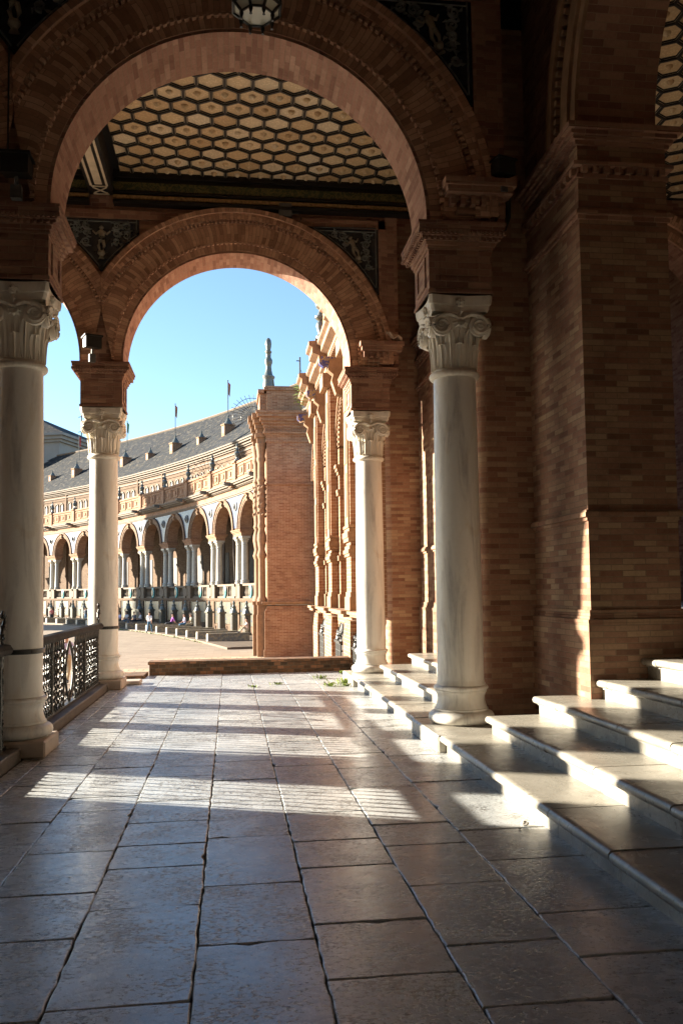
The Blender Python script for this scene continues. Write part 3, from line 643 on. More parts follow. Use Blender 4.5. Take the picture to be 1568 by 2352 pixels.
def putto(b, cx, cz, h, y, lean=0):        # small relief figure: head, body, limbs on a vase
    k = h
    def P(u, w): return (cx+(u*cos(lean)-w*sin(lean))*k, y, cz+(u*sin(lean)+w*cos(lean))*k)
    b.tube([P(0, .38), P(0, .42), P(0, .47)], [.03*k, .075*k, .03*k], 8)
    b.tube([P(0, .36), P(0, .28), P(.01, .15), P(0, .05)], [.05*k, .09*k, .075*k, .085*k], 8)
    for s in (-1, 1):
        b.tube([P(.05*s, .31), P(.15*s, .24), P(.24*s, .33)], [.04*k, .032*k, .022*k], 6)
        b.tube([P(.04*s, .05), P(.08*s, -.1), P(.04*s, -.26)], [.055*k, .045*k, .025*k], 6)
    b.tube([P(0, -.26), P(0, -.32), P(0, -.40), P(0, -.47)], [.10*k, .11*k, .05*k, .09*k], 8)
def tile_panel(root, x0, x1, cx0, cx1, yf, zt, kind):
    # spandrel between two arches (centres cx0 left, cx1 right), sunk dark tiles with pale relief
    RO = 2.72
    def hw(z): return max(0.0, RO*RO-(z-AZc)**2)**.5
    b = MB(); n = 30; zs = []
    L = lambda z: max(x0, cx0+hw(z)) if cx0 is not None else x0
    Rr = lambda z: min(x1, cx1-hw(z)) if cx1 is not None else x1
    zz = [6.6+(zt-6.6)*i/n for i in range(n+1)]; zz = [z for z in zz if Rr(z)-L(z) > .01]
    for a, c in zip(zz, zz[1:]): b.face([(L(a), yf, a), (Rr(a), yf, a), (Rr(c), yf, c), (L(c), yf, c)])
    p = b.build('tile_panel', 'tileblue', root)
    o = MB()
    edge = [(L(z)+.045, z) for z in zz if Rr(z)-L(z) > .10]; edge2 = [(Rr(z)-.045, z) for z in zz if Rr(z)-L(z) > .10]
    loop = edge+[(edge[-1][0], zt-.05), (edge2[-1][0], zt-.05)]+edge2[::-1]
    o.tube([(q[0], yf-.004, q[1]) for q in loop], .010, 4); o.build('border', 'tilecream', p)
    o = MB(); o2 = MB(); xm = (L(zz[-1])+Rr(zz[-1]))/2; rnd = random.Random(int(abs(x0)*100)+kind)
    pts = []
    for z in [zt-.13-.135*i for i in range(10)]:
        a, c = L(z)+.12, Rr(z)-.12
        if c-a < .05: continue
        m = max(1, int((c-a)/.145))
        for j in range(m):
            pts.append((a+(c-a)*(j+.5)/m, z+rnd.uniform(-.02, .02)))
    fx, fz, fh, ln = (((x0+x1)/2, zt-.42, .60, 0) if kind == 0 else ((x1-.42, zt-.38, .52, .35*kind)))
    for i, (x, z) in enumerate(pts):
        if abs(x-fx) < .12 and abs(z-fz) < .30: continue
        s = 1 if x < fx else -1
        q_ = o if x < fx else o2; curl(q_, x, z, rnd.uniform(.055, .075), s*(1 if i % 2 else -1), yf-.012, rnd.uniform(0, 6))
        a = rnd.uniform(0, 6)
        for q in range(3): q_.tube([(x+.05*cos(a+q*2), yf-.01, z+.05*sin(a+q*2)), (x+.085*cos(a+q*2), yf-.018, z+.085*sin(a+q*2)), (x+.115*cos(a+q*2+.3), yf-.01, z+.115*sin(a+q*2+.3))], [.006, .018, .004], 5)
    if o2.v: o2.build('vine_relief', 'tilecream', p)
    if o.v: o.build('vine_relief', 'tilecream', p)
    o = MB(); putto(o, fx, fz, fh, yf-.02, ln); o.build('figure_relief', 'figure', p)
def arcade(name, yc, label, n_bays, detail, xright=3.5):
    root = thing('brick_arcade', label, 'arcade', ((XL+XR)/2, yc, 0), group='brick arcades across the portico')
    def B(b, nm, m): return b.build(nm, m, root, org=root.location)
    yf, yb = yc-T, yc+T
    w = MB()
    for i in range(n_bays):
        cx = (CX[i]+CX[i+1])/2; xl, xr_ = CX[i+1], CX[i]
        if i == 0: xr_ = 2.93
        if i == n_bays-1 and detail == 0: xl = CX[i+1]-.36
        s = MB(); arch_wall(w, xl, xr_, ZI+.01, ZT, cx, AZc, AR, yf, yb, soff=s); B(s, 'arch_soffit', 'soffit')
    B(w, 'arch_wall', 'darkbrick')
    for i in range(n_bays+1):
        b = MB(); impost(b, CX[i], yc, right=(2.77 if i == 0 else None)); B(b, 'impost', 'darkbrick')
    if detail:
        for i in range(min(n_bays, 2)):
            cx = (CX[i]+CX[i+1])/2; lim = DX/2-.004; xr_ = None if i == 0 else lim
            b = MB()
            ring(b, cx, AZc, AR+.035, AR+.17, yf-.012, yf+.02, lim, xr_, 80)
            ring(b, cx, AZc, AR+.17, AR+.50, yf-.045, yf+.02, lim, xr_, 96)
            ring_blocks(b, cx, AZc, AR+.145, AR+.19, yf-.06, yf, 84, .55, lim, xr_)
            ring(b, cx, AZc, AR+.56, AR+.66, yf-.10, yf+.02, lim, xr_, 96)
            ring(b, cx, AZc, AR+.66, AR+.74, yf-.145, yf+.02, lim, xr_, 96)
            ring(b, cx, AZc, AR+.50, AR+.56, yf-.03, yf+.02, lim, xr_, 96)
            ring_blocks(b, cx, AZc, AR+.505, AR+.555, yf-.095, yf, 96, .55, lim, xr_)
            B(b, 'archivolt', 'archbrick')
        # sunk frame and tiles
        xm = (XL+XR)/2
        tile_panel_root = root
        for (a, c, k0, k1, kd) in ((1.1, 2.60, xm, None, 1), (XL-.62, XL+.62, xm-DX, xm, 0)):
            px = bpy.data.objects.new  # noqa
            _tp(root, a, c, k0, k1, yf-.022, 7.90, kd)
        b = MB()                                   # raised brick frame round the tiles and bracket course
        b.box(2.60, 2.72, yf-.05, yf, 6.2, 8.05); b.box(-6.5, 2.72, yf-.05, yf, 7.90, 8.05)
        b.box(2.72, 2.93, yf-.02, yf, 6.2, 8.3)
        # console at the right foot of the arch
        mould_box(b, 2.42, 2.80, yf-.04, yf, [(5.43, 5.52, .0), (5.52, 5.56, .05), (5.56, 5.66, .03), (5.66, 5.71, .07), (5.71, 5.78, .16), (5.78, 5.86, .19)])
        for k in range(5): b.box(2.30+k*.11, 2.35+k*.11, yf-.15, yf-.05, 5.60, 5.70)
        B(b, 'frame_moulding', 'darkbrick')
    return root
def _tp(root, a, c, k0, k1, yf, zt, kd):
    before = set(bpy.data.objects)
    tile_panel(root, a, c, k0, k1, yf, zt, kd)
    for o in bpy.data.objects:
        if o not in before and o.parent == root: o.location = -root.location
arcade('near', Y1, 'big dark brick arch nearest the camera with the lantern hanging before its top', 4, 1)
arcade('far', Y2, 'smaller looking brick arch framing the blue sky at the end of the walkway', 4, 1)
arcade('back', Y0, 'brick arcade over the photographer', 1, 0)

# ---- coffered ceilings
def hexfield(x0, x1, y0, y1, z, root, W=.39, pitch=.335):
    lat = MB(); pan = MB(); trim = MB()
    rows = int((y1-y0)/pitch)+2; cols = int((x1-x0)/W)+2
    R = pitch/1.5
    def hx(cx, cy, k): return [(cx+W/2*k, cy-R/2*k), (cx+W/2*k, cy+R/2*k), (cx, cy+R*k), (cx-W/2*k, cy+R/2*k), (cx-W/2*k, cy-R/2*k), (cx, cy-R*k)]
    cl = lambda P: [(min(max(p[0], x0), x1), min(max(p[1], y0), y1)) for p in P]
    def ringf(b, cx, cy, ka, kb, za, zb):
        A, B_ = cl(hx(cx, cy, ka)), cl(hx(cx, cy, kb))
        for i in range(6):
            j = (i+1) % 6; b.face([(A[j][0], A[j][1], za), (A[i][0], A[i][1], za), (B_[i][0], B_[i][1], zb), (B_[j][0], B_[j][1], zb)])
    for r in range(rows):
        cy = y0+pitch*r+.1
        for c in range(cols):
            cx = x0+W*(c+(.5 if r % 2 else 0))
            if cx-W/2 > x1 or cy-R > y1: continue
            ringf(lat, cx, cy, 1.0, .92, z-.05, z-.05); ringf(lat, cx, cy, .92, .90, z-.05, z-.03); ringf(lat, cx, cy, .865, .835, z-.03, z-.02)
            ringf(trim, cx, cy, .90, .865, z-.03, z-.032)
            P = cl(hx(cx, cy, .835)); pan.face([(p[0], p[1], z-.01) for p in P[::-1]])
            if (r*7+c*3) % 3 and x0+.2 < cx < x1-.2:
                pan.lathe([(.002, -.05), (.03, -.04), (.05, -.015), (.055, 0)], 8, (cx, cy, z-.01), cap=False)
    o = root.location
    lat.build('lattice', 'black', root, org=o); pan.build('gilded_panels', 'gold', root, org=o); trim.build('painted_edging', 'cream', root, org=o)
def ceiling(x0, x1, y0, y1, label, hexes, z=8.68, frame=True):
    root = thing('coffered_ceiling', label, 'ceiling', ((x0+x1)/2, (y0+y1)/2, z), group='coffered ceilings')
    o = root.location
    b = MB(); b.box(x0, x1, y0, y1, z+.02, z+.12); b.build('ceiling_board', 'black', root, org=o)
    if hexes: hexfield(x0+.12, x1-.12, y0+.16, y1-.165, z, root)
    if frame:
        b = MB(); g = MB(); h = MB()
        for ya, yb, s in ((y0, y0+.16, 1), (y1-.16, y1, -1)):
            yi = yb if s > 0 else ya; d = -.02 if s > 0 else .02
            b.box(x0, x1, ya, yb, z-.10, z+.02); b.box(x0, x1, ya+(0 if s > 0 else .04), yb-(.04 if s > 0 else 0), z-.55, z-.10)
            f0 = yi-.04*s
            g.box(x0, x1, min(f0, f0-d), max(f0, f0-d), z-.32, z-.18); h.box(x0, x1, min(f0, f0-d*1.5), max(f0, f0-d*1.5), z-.47, z-.41)
            b.box(x0, x1, min(f0, f0-d*2), max(f0, f0-d*2), z-.38, z-.34); b.box(x0, x1, min(f0, f0-d*2.5), max(f0, f0-d*2.5), z-.55, z-.50)
        b.build('cornice', 'black', root, org=o); g.build('painted_frieze', 'frieze', root, org=o); h.build('gilt_band', 'goldband', root, org=o)
    return root
def ceil_beam(x, y0, y1, label, z=8.68):
    root = thing('ceiling_beam', label, 'beam', (x, (y0+y1)/2, z)); o = root.location
    b = MB(); b.box(x-.20, x+.20, y0, y1, z-.36, z+.02); b.build('beam_body', 'black', root, org=o)
    b = MB()
    for xx in (-.13, .13): b.box(x+xx-.018, x+xx+.018, y0, y1-.35, z-.372, z-.36)
    b.box(x-.06, x+.06, y0, y1-.4, z-.372, z-.36); b.box(x-.13, x+.13, y1-.34, y1-.31, z-.372, z-.36)
    b.box(x-.13, x+.13, y1-.06, y1-.03, z-.372, z-.36)
    for s in (-1, 1): b.tube([(x-.11*s, y1-.29, z-.37), (x+.11*s, y1-.09, z-.37)], .014, 4)
    b.build('painted_stripe', 'cream', root, org=o)
yA, yB = Y1+T, Y2-T
ceiling(XL+.20, 3.5, yA, yB, 'coffered ceiling of gilded hexagons seen through the big near arch', True)
ceiling(CX[2]+.20, XL-.20, yA, yB, 'dark coffered ceiling bay glimpsed left of the striped beam', True)
ceil_beam(XL, yA, yB, 'black ceiling beam with cream stripes at the left of the hexagon ceiling')
ceiling(-16.3, CX[2]+.20, yA, yB, 'ceiling of the outer left bays', False, frame=False)
ceiling(-16.3, 3.5, -3, Y1-T, 'ceiling of the bays around the photographer', False, frame=False)

# ---- brick piers beside the stairs (wall behind the column + big pier) and the arches over the stairs
def pier(yf, label):
    root = thing('brick_pier', label, 'pier', (3.6, yf+.9, 0), group='brick piers along the stairs'); o = root.location
    ya = yf+1.48                                    # front of the recessed wall
    # recessed wall with a rounded left edge
    b = MB(); r = .13; x0 = 2.79
    poly = [(3.6, ya), (3.6, ya+.62), (x0, ya+.62)]
    prof = [(x0, ya+.62-.31), (x0, ya+r)]+[(x0+r-r*cos(a), ya+r-r*sin(a)) for a in [pi/2*i/6 for i in range(1, 7)]]+[(3.55, ya)]
    L = [0]
    for p, q in zip(prof, prof[1:]): L.append(L[-1]+hypot(q[0]-p[0], q[1]-p[1]))
    zz = [-.02, 9]
    rows = [[(p[0], p[1], z) for p in prof] for z in zz]
    b.grid(rows, uvf=lambda i, j: (L[j], zz[i])); b.face([(x0, ya+.62, -.02), (x0, ya+.31, -.02), (x0, ya+.31, 9), (x0, ya+.62, 9)]); b.face([(3.55, ya+.62, -.02), (x0, ya+.62, -.02), (x0, ya+.62, 9), (3.55, ya+.62, 9)])
    b.build('recessed_wall', 'brick', root, org=o)
    # pier body with slightly wider foot
    X0, X1, YB = 3.42, 4.34, yf+2.1
    b = MB(); b.box(X0, X1, yf, YB, 1.30, 6.12); b.box(X0-.045, X1+.045, yf-.045, YB+.045, -.02, 1.235); b.build('pier_body', 'pierbrick_shade', root, org=o)
    b = MB()
    mould_box(b, X0, X1, yf, YB, [(1.237, 1.27, .05), (1.27, 1.30, .03), (1.302, 1.36, .022)]); b.build('base_moulding', 'pierbrick_shade', root, org=o)
    b = MB(); mould_box(b, X0, X1, yf, YB, [(2.22, 2.255, .02), (2.255, 2.30, .045), (2.30, 2.325, .03)]); b.build('string_course', 'pierbrick_shade', root, org=o)
    b = MB(); mould_box(b, X0, X1, yf, YB, [(5.20, 5.24, .02), (5.24, 5.28, .045), (5.62, 5.66, .02), (5.73, 5.77, .06), (5.95, 5.99, .03), (5.99, 6.03, .06), (6.03, 6.07, .09), (6.07, 6.13, .13)])
    n = 15
    for k in range(n):
        yy = yf+(YB-yf)*(k+.5)/n; b.box(X0-.05, X0+.01, yy-.03, yy+.03, 5.662, 5.728)
    for k in range(8):
        xx = X0+(X1-X0)*(k+.5)/8; b.box(xx-.03, xx+.03, yf-.05, yf+.01, 5.662, 5.728)
    b.build('impost_cornice', 'darkbrick', root, org=o)
    return root
pier(7.9, 'big dark brick pier with a sunlit strip at its left corner beside the nearest stairs')
pier(13.79, 'far brick pier with a fully sunlit left face seen between the two right columns')
pier(2.01, 'brick pier beside the photographer')
def stair_arch(yc, r, label):
    root = thing('brick_arch', label, 'arch', (3.42, yc, 6.13), -pi/2)
    b = MB(); s = MB()
    arch_wall(b, -2.95, 2.95, 0.002, 2.9, 0, 0.002, r, 0.0, .83, soff=s); b.build('arch_wall', 'darkbrick', root); s.build('arch_soffit', 'darkbrick', root)
    b = MB(); ring(b, 0, 0, r, r+.12, -.015, .02); ring(b, 0, 0, r+.12, r+.3, -.05, .02, 2.93, 2.93); ring(b, 0, 0, r+.38, r+.5, -.12, .02, 2.93, 2.93); ring_blocks(b, 0, 0, r+.31, r+.37, -.09, .01, 74, .55)
    b.build('archivolt', 'moulding', root)
stair_arch(6.05, 1.85, 'dark moulded arch rising over the stairs from the big brick pier')
stair_arch(11.94, 1.85, 'brick arch over the far flight of stairs')

b = MB(); b.box(-16.1, -15.45, 14.28, 14.57, PLAZA, 9.0); tag(b.build('shade_pillar', 'brick'), 'unseen pillar added far left to widen the shadow band on the stairs', 'shade blocker')  # added out of view to widen the dark band across the steps
b = MB(); b.box(-10.8, -9.45, 14.88, 14.94, 3.55, 6.5); tag(b.build('shade_panel', 'curtain'), 'unseen panel added in an outer bay to shade the near pier', 'banner')  # added blocker out of view, hung high so it shades only the pier
# ---- stairs
SX = [2.045, 2.50, 2.98, 3.48, 3.94, 4.42, 4.9]
SZ = [0.168, 0.345, 0.521, 0.70, 0.90, 1.08, 1.26]
def stairs(y0, y1, label, n=7):
    root = thing('stone_stairs', label, 'stairs', (2.05, (y0+y1)/2, 0), group='pale stone stairs'); o = root.location
    for i in range(n):
        b = MB(); x, z = SX[i], SZ[i]; zb = SZ[i-1]-.01 if i else -.03; xe = (SX[i+1]+.06) if i < n-1 else 6.4
        # tread slabs with a round nosing, split into stones along the flight
        y = y0; rnd = random.Random(i*31+int(y0*10))
        while y < y1-.05:
            L = rnd.uniform(.8, 1.35); ye = min(y1, y+L)
            if y1-ye < .5: ye = y1
            g = .005; dz = rnd.uniform(-.004, .004); r = .034
            nose = [(x-.022-r*.0-r*sin(pi*k/10)*1.0, z-r+r*cos(pi*k/10)) for k in range(11)]
            prof = [(xe, z)]+[(x, z)]+nose[1:-1]+[(x, z-2*r), (xe, z-2*r)]
            rows = [[(p[0], yy, p[1]+dz) for p in prof] for yy in (y+g, ye-g)]
            b.grid(rows, uvf=lambda a, c: (a, c*.1)); b.face([(p[0], y+g, p[1]+dz) for p in prof]); b.face([(p[0], ye-g, p[1]+dz) for p in prof[::-1]])
            ro = rnd.uniform(-.3, .3) if 0 else 0
            b.box(x+.012, xe, y+g*.5, ye-g*.5, zb, z-2*r-.002)
            b.box(x-.004, x+.03, y+g, ye-g, z-2*r-.018, z-2*r-.001)
            y = ye
        b.build('step', 'stair', root, org=o)
    return root
stairs(-3, 8.21, 'wide pale stone stairs rising to the right in the foreground')
stairs(9.46, 14.2, 'far flight of pale stone stairs between the two right columns')

# ---- hall above the stairs
hl = MB(); hl.box(6.38, 12, -3, 30, 1.0, 1.26); hl.box(5.05, 6.4, 8.3, 9.5, -.02, 1.2); hl.box(5.05, 6.4, 14.25, 30, -.02, 1.2); struct(hl.build('hall_floor', 'stair'))
def hallwall(label, x, y0, y1):
    root = thing('brick_wall', label, 'wall', (x, (y0+y1)/2, 0)); o = root.location
    b = MB(); b.box(x, x+.5, y0, 17.6, 1.2, 9); b.box(x, x+.5, 20.2, y1, 1.2, 9); b.box(x, x+.5, 17.6, 20.2, 5.2, 9); b.build('wall_face', 'brick', root, org=o); return root
hallwall('back brick wall of the upper hall', 9.6, -3, 30)
def hallarch(y, label):
    root = thing('brick_arch', label, 'arch', (7.05, y, 6.13)); b = MB(); s = MB()
    arch_wall(b, -2.6, 2.55, .002, 2.85, 0, .002, 2.05, -.35, .35, soff=s); b.build('arch_wall', 'darkbrick', root); s.build('arch_soffit', 'soffit', root)
    b = MB(); ring(b, 0, 0, 2.05, 2.2, -.38, -.33); ring(b, 0, 0, 2.3, 2.5, -.42, -.33, 2.5, 2.5); b.build('archivolt', 'archbrick', root)
    b = MB(); b.box(1.9, 2.55, -.4, .4, -4.9, .0); b.build('pilaster', 'brick', root)
hallarch(14.92, 'arch of the upper hall with a sunlit soffit at the right photo edge')
ceiling(4.29, 9.6, -3, yB, 'gilded coffered ceiling of the upper hall at the top right photo edge', True, frame=False)
ceiling(4.29, 9.6, Y2+T, 22, 'gilded coffered ceiling of the farther hall bay', True, frame=False)
# walls that close the portico behind and left of the photographer
b = MB(); b.box(-17, 12, -3.5, -3, PLAZA, 9.1); tag(b.build('bounce_wall', 'bouncepale'), 'unseen wall behind the photographer, made pale to bounce fill light', 'wall')  # unseen wall, its paleness added to throw fill onto arches and columns
b = MB(); b.box(-17.2, -15.4, -3, 13.05, PLAZA, 9.1); tag(b.build('brick_wall', 'brick'), 'brick end wall of the portico far left', 'wall')
b = MB(); b.box(-17.2, 12, -3.5, Y2+T+.1, 9.02, 9.4); tag(b.build('flat_roof', 'creamstone'), 'flat roof slab over the portico', 'roof')

# ---- lantern in front of the near arch
def lantern():
    root = thing('hanging_lantern', 'octagonal glass lantern with black frame hanging before the top of the near arch', 'lantern', (.206, 5.9, 5.64))
    f = MB(); R0, R1, h = .118, .178, .075
    P = lambda r, k, z: (r*cos(pi/8+k*pi/4), r*sin(pi/8+k*pi/4), z)
    for k in range(8):
        f.tube([P(R0, k, .02), P(R1, k, h)], .011, 5); f.tube([P(R1, k, h), P(R1*.98, k, h+.34)], .011, 5)
        f.tube([P(R0, k, .02), P(R0, k+1, .02)], .010, 5); f.tube([P(R1, k, h), P(R1, k+1, h)], .012, 5); f.tube([P(R1, k, h+.34), P(R1, k+1, h+.34)], .014, 5)
        f.tube([P(R0, k, .025), P(R0, k, 0), P(R0, k, -.03), P(R0, k, -.04)], [.012, .017, .006, .012], 6)
    f.lathe([(.2, .41), (.23, .42), (.15, .52), (.06, .62), (.03, .75)], 8); f.tube([(0, 0, .75), (0, 0, 3.2)], .012, 6)
    f.build('lantern_frame', 'iron', root)
    for k in range(8):
        g = MB(); g.face([P(R0*.97, k, .025), P(R0*.97, k+1, .025), P(R1*.97, k+1, h), P(R1*.97, k, h)]); g.face([P(R1*.97, k, h), P(R1*.97, k+1, h), P(R1*.95, k+1, h+.34), P(R1*.95, k, h+.34)])
        g.build('glass_pane', 'glass', root)
    g = MB(); g.face([P(R0*.97, k, .022) for k in range(8)][::-1]); g.build('bottom_pane', 'glass', root)
lantern()
# ---- floodlights on the imposts
def flood(label, loc, rot=0, s=1.0):
    root = thing('floodlight', label, 'floodlight', loc, rot, 'floodlights on the brick ledges')
    b = MB(); b.extrude([(-.10*s, 0), (.10*s, .03*s), (.12*s, .17*s), (-.10*s, .20*s)], -.13*s, .13*s, axis='x'); b.box(-.15*s, .15*s, -.12*s, .14*s, .19*s, .215*s); b.build('lamp_housing', 'iron', root)
    b = MB(); b.tube([(0, 0, 0), (0, .02, -.1*s)], .02*s, 6); b.box(-.05*s, .05*s, -.03, .05, -.22*s, -.09*s); b.build('bracket', 'metalgrey', root)
flood('dark floodlight on the ledge above the nearest left column', (-2.05, 8.50, 5.65))
flood('dark floodlight with its cable at the right foot of the near arch', (2.86, 8.50, 5.90), .3, .8)
flood('dark floodlight on the ledge over the far railing column', (-2.24, 14.40, 5.62), .4)
b = MB(); b.box(.86, 1.08, 14.42, 14.56, 8.03, 8.25); tag(b.build('junction_box', 'metalgrey'), 'grey junction box above the crown of the far arch', 'box')
b = MB(); b.tube([(1.08, 14.5, 8.1), (1.2, 14.5, 8.12), (1.25, 14.5, 8.02), (1.18, 14.5, 7.92), (1.3, 14.5, 7.88), (2.55, 14.5, 7.9)], .012, 5); tag(b.build('black_cable', 'iron'), 'black cable looping from the junction box above the far arch', 'cable')
b = MB(); b.tube([(2.9, 8.6, 5.86), (3.05, 9.0, 5.90), (3.2, 9.34, 5.96)], .018, 5); b.tube([(2.97, 8.66, 5.80), (2.97, 8.7, 5.55), (2.90, 8.72, 5.35)], .03, 5); tag(b.build('black_cable', 'iron'), 'black cable behind the right foot of the near arch', 'cable')
b = MB(); b.tube([(-2.14, 8.53, 7.0), (-2.14, 8.53, 5.7)], .010, 5); tag(b.build('black_cable', 'iron'), 'thin dark cable running down between the arches above the nearest left column', 'cable')
b = MB()
rows = []
for i in range(7):
    t = i/6; rows.append([(2.68+.26*t+.02*sin(7*t), 14.36+.14*u, 5.92+.16*(1-t)*(.5+.5*u)+.05*sin(9*t+5*u)-.02) for u in (0, .3, .6, 1)])
b.grid(rows); ck = b.build('crumpled_cloth', 'cloth'); tag(ck, 'pale crumpled cloth lying on the ledge at the right foot of the far arch', 'cloth')
sm = ck.modifiers.new('thick', 'SOLIDIFY'); sm.thickness = .02
# ---- bird spikes
b = MB()
for k in range(6): b.tube([(2.12+.085*k, 14.44, 5.43), (2.12+.085*k+.01, 14.43, 5.56)], .004, 4)
tag(b.build('bird_spikes', 'cream'), 'row of thin bird spikes on the ledge over the sunlit far column', 'bird spikes')

# ---- low mossy wall, stub and end steps
def lowwall():
    root = thing('low_brick_wall', 'low mossy brick wall closing the far end of the terrace', 'wall', (.4, 17.2, 0)); o = root.location
    b = MB(); b.box(-1.55, 2.42, 17.0, 17.4, PLAZA, .20); b.build('wall_body', 'oldbrick', root, org=o)
    b = MB(); b.box(-1.58, 2.42, 16.97, 17.43, .203, .262, bev=.01); b.build('coping', 'oldbrick', root, org=o)
lowwall()
b = MB(); b.box(-2.05, -1.585, 16.4, 17.2, PLAZA, .06, bev=.015); tag(b.build('low_brick_stub', 'oldbrick'), 'short lower brick stub left of the low mossy wall', 'wall')
b = MB()
for k in range(9): b.box(-2.36-.32*(k+1), -2.36-.32*k+.02, 15.4, 17.0, PLAZA, -.02-.17*(k+1))
tag(b.build('side_steps', 'plinthstone'), 'short stone steps going down left of the terrace end', 'steps')
b = MB(); b.box(-1.95, -1.55, 15.3, 15.7, .0, .07, bev=.02); tag(b.build('loose_stone', 'plinthstone'), 'small loose stone beside the far left column plinth', 'stone')
# ---- weeds and litter
def weed(i, x, y, s, label):
    b = MB(); rnd = random.Random(i)
    for k in range(int(30*s)+8):
        a = rnd.uniform(0, 2*pi); d = abs(rnd.gauss(0, .055))*s; h = rnd.uniform(.02, .065)*s; l = rnd.uniform(.03, .08)*s; w = rnd.uniform(.006, .014)
        bx, by = x+d*cos(a)*1.6, y+d*sin(a); t = Vector((cos(a+1.2), sin(a+1.2), 0))*w
        p0 = Vector((bx, by, 0)); p1 = p0+Vector((cos(a)*l*.5, sin(a)*l*.5, h)); p2 = p0+Vector((cos(a)*l, sin(a)*l, h*.75))
        b.face([p0-t*.5, p0+t*.5, p1+t, p1-t]); b.face([p1-t, p1+t, p2])
    tag(b.build('weed', 'weed'), label, 'weed', 'weeds in the terrace joints')
for i, (x, y, s, l) in enumerate([(1.93, 14.75, 1.5, 'bright green weed tuft closest to the sunlit far column foot'), (1.62, 14.34, 1.1, 'green weed tuft left of the far column foot, nearest the camera'), (1.60, 15.6, 1.1, 'small green weed in the paving joint by the low mossy wall'), (1.9, 14.3, .8, 'flat weed tuft at the corner of the first far step'), (.78, 14.8, .7, 'tiny weed in the middle of the sunlit far paving'), (2.1, 16.5, .8, 'tiny weed at the right end of the low mossy wall'), (.38, 14.5, .6, 'tiny weed farthest left in the sunlit paving')]): weed(i, x, y, s, l)
def litter(x, y, s, label, seed):
    b = MB(); rnd = random.Random(seed); rows = []
    for i in range(5):
        rows.append([(x+s*(.9*cos(2*pi*j/8))*sin(pi*(i+.5)/5)*rnd.uniform(.7, 1.2), y+s*.6*sin(2*pi*j/8)*sin(pi*(i+.5)/5)*rnd.uniform(.7, 1.2), s*.5*(1-cos(pi*(i+.5)/5))*rnd.uniform(.8, 1.1)) for j in range(8)])
    b.grid(rows, cv=True, sm=False); b.face(rows[-1]); tag(b.build('paper_litter', 'paper'), label, 'litter')
litter(1.93, 5.62, .032, 'crumpled white paper on the floor against the first near step', 3); litter(1.87, 5.55, .014, 'tiny white scrap beside the crumpled paper', 5)

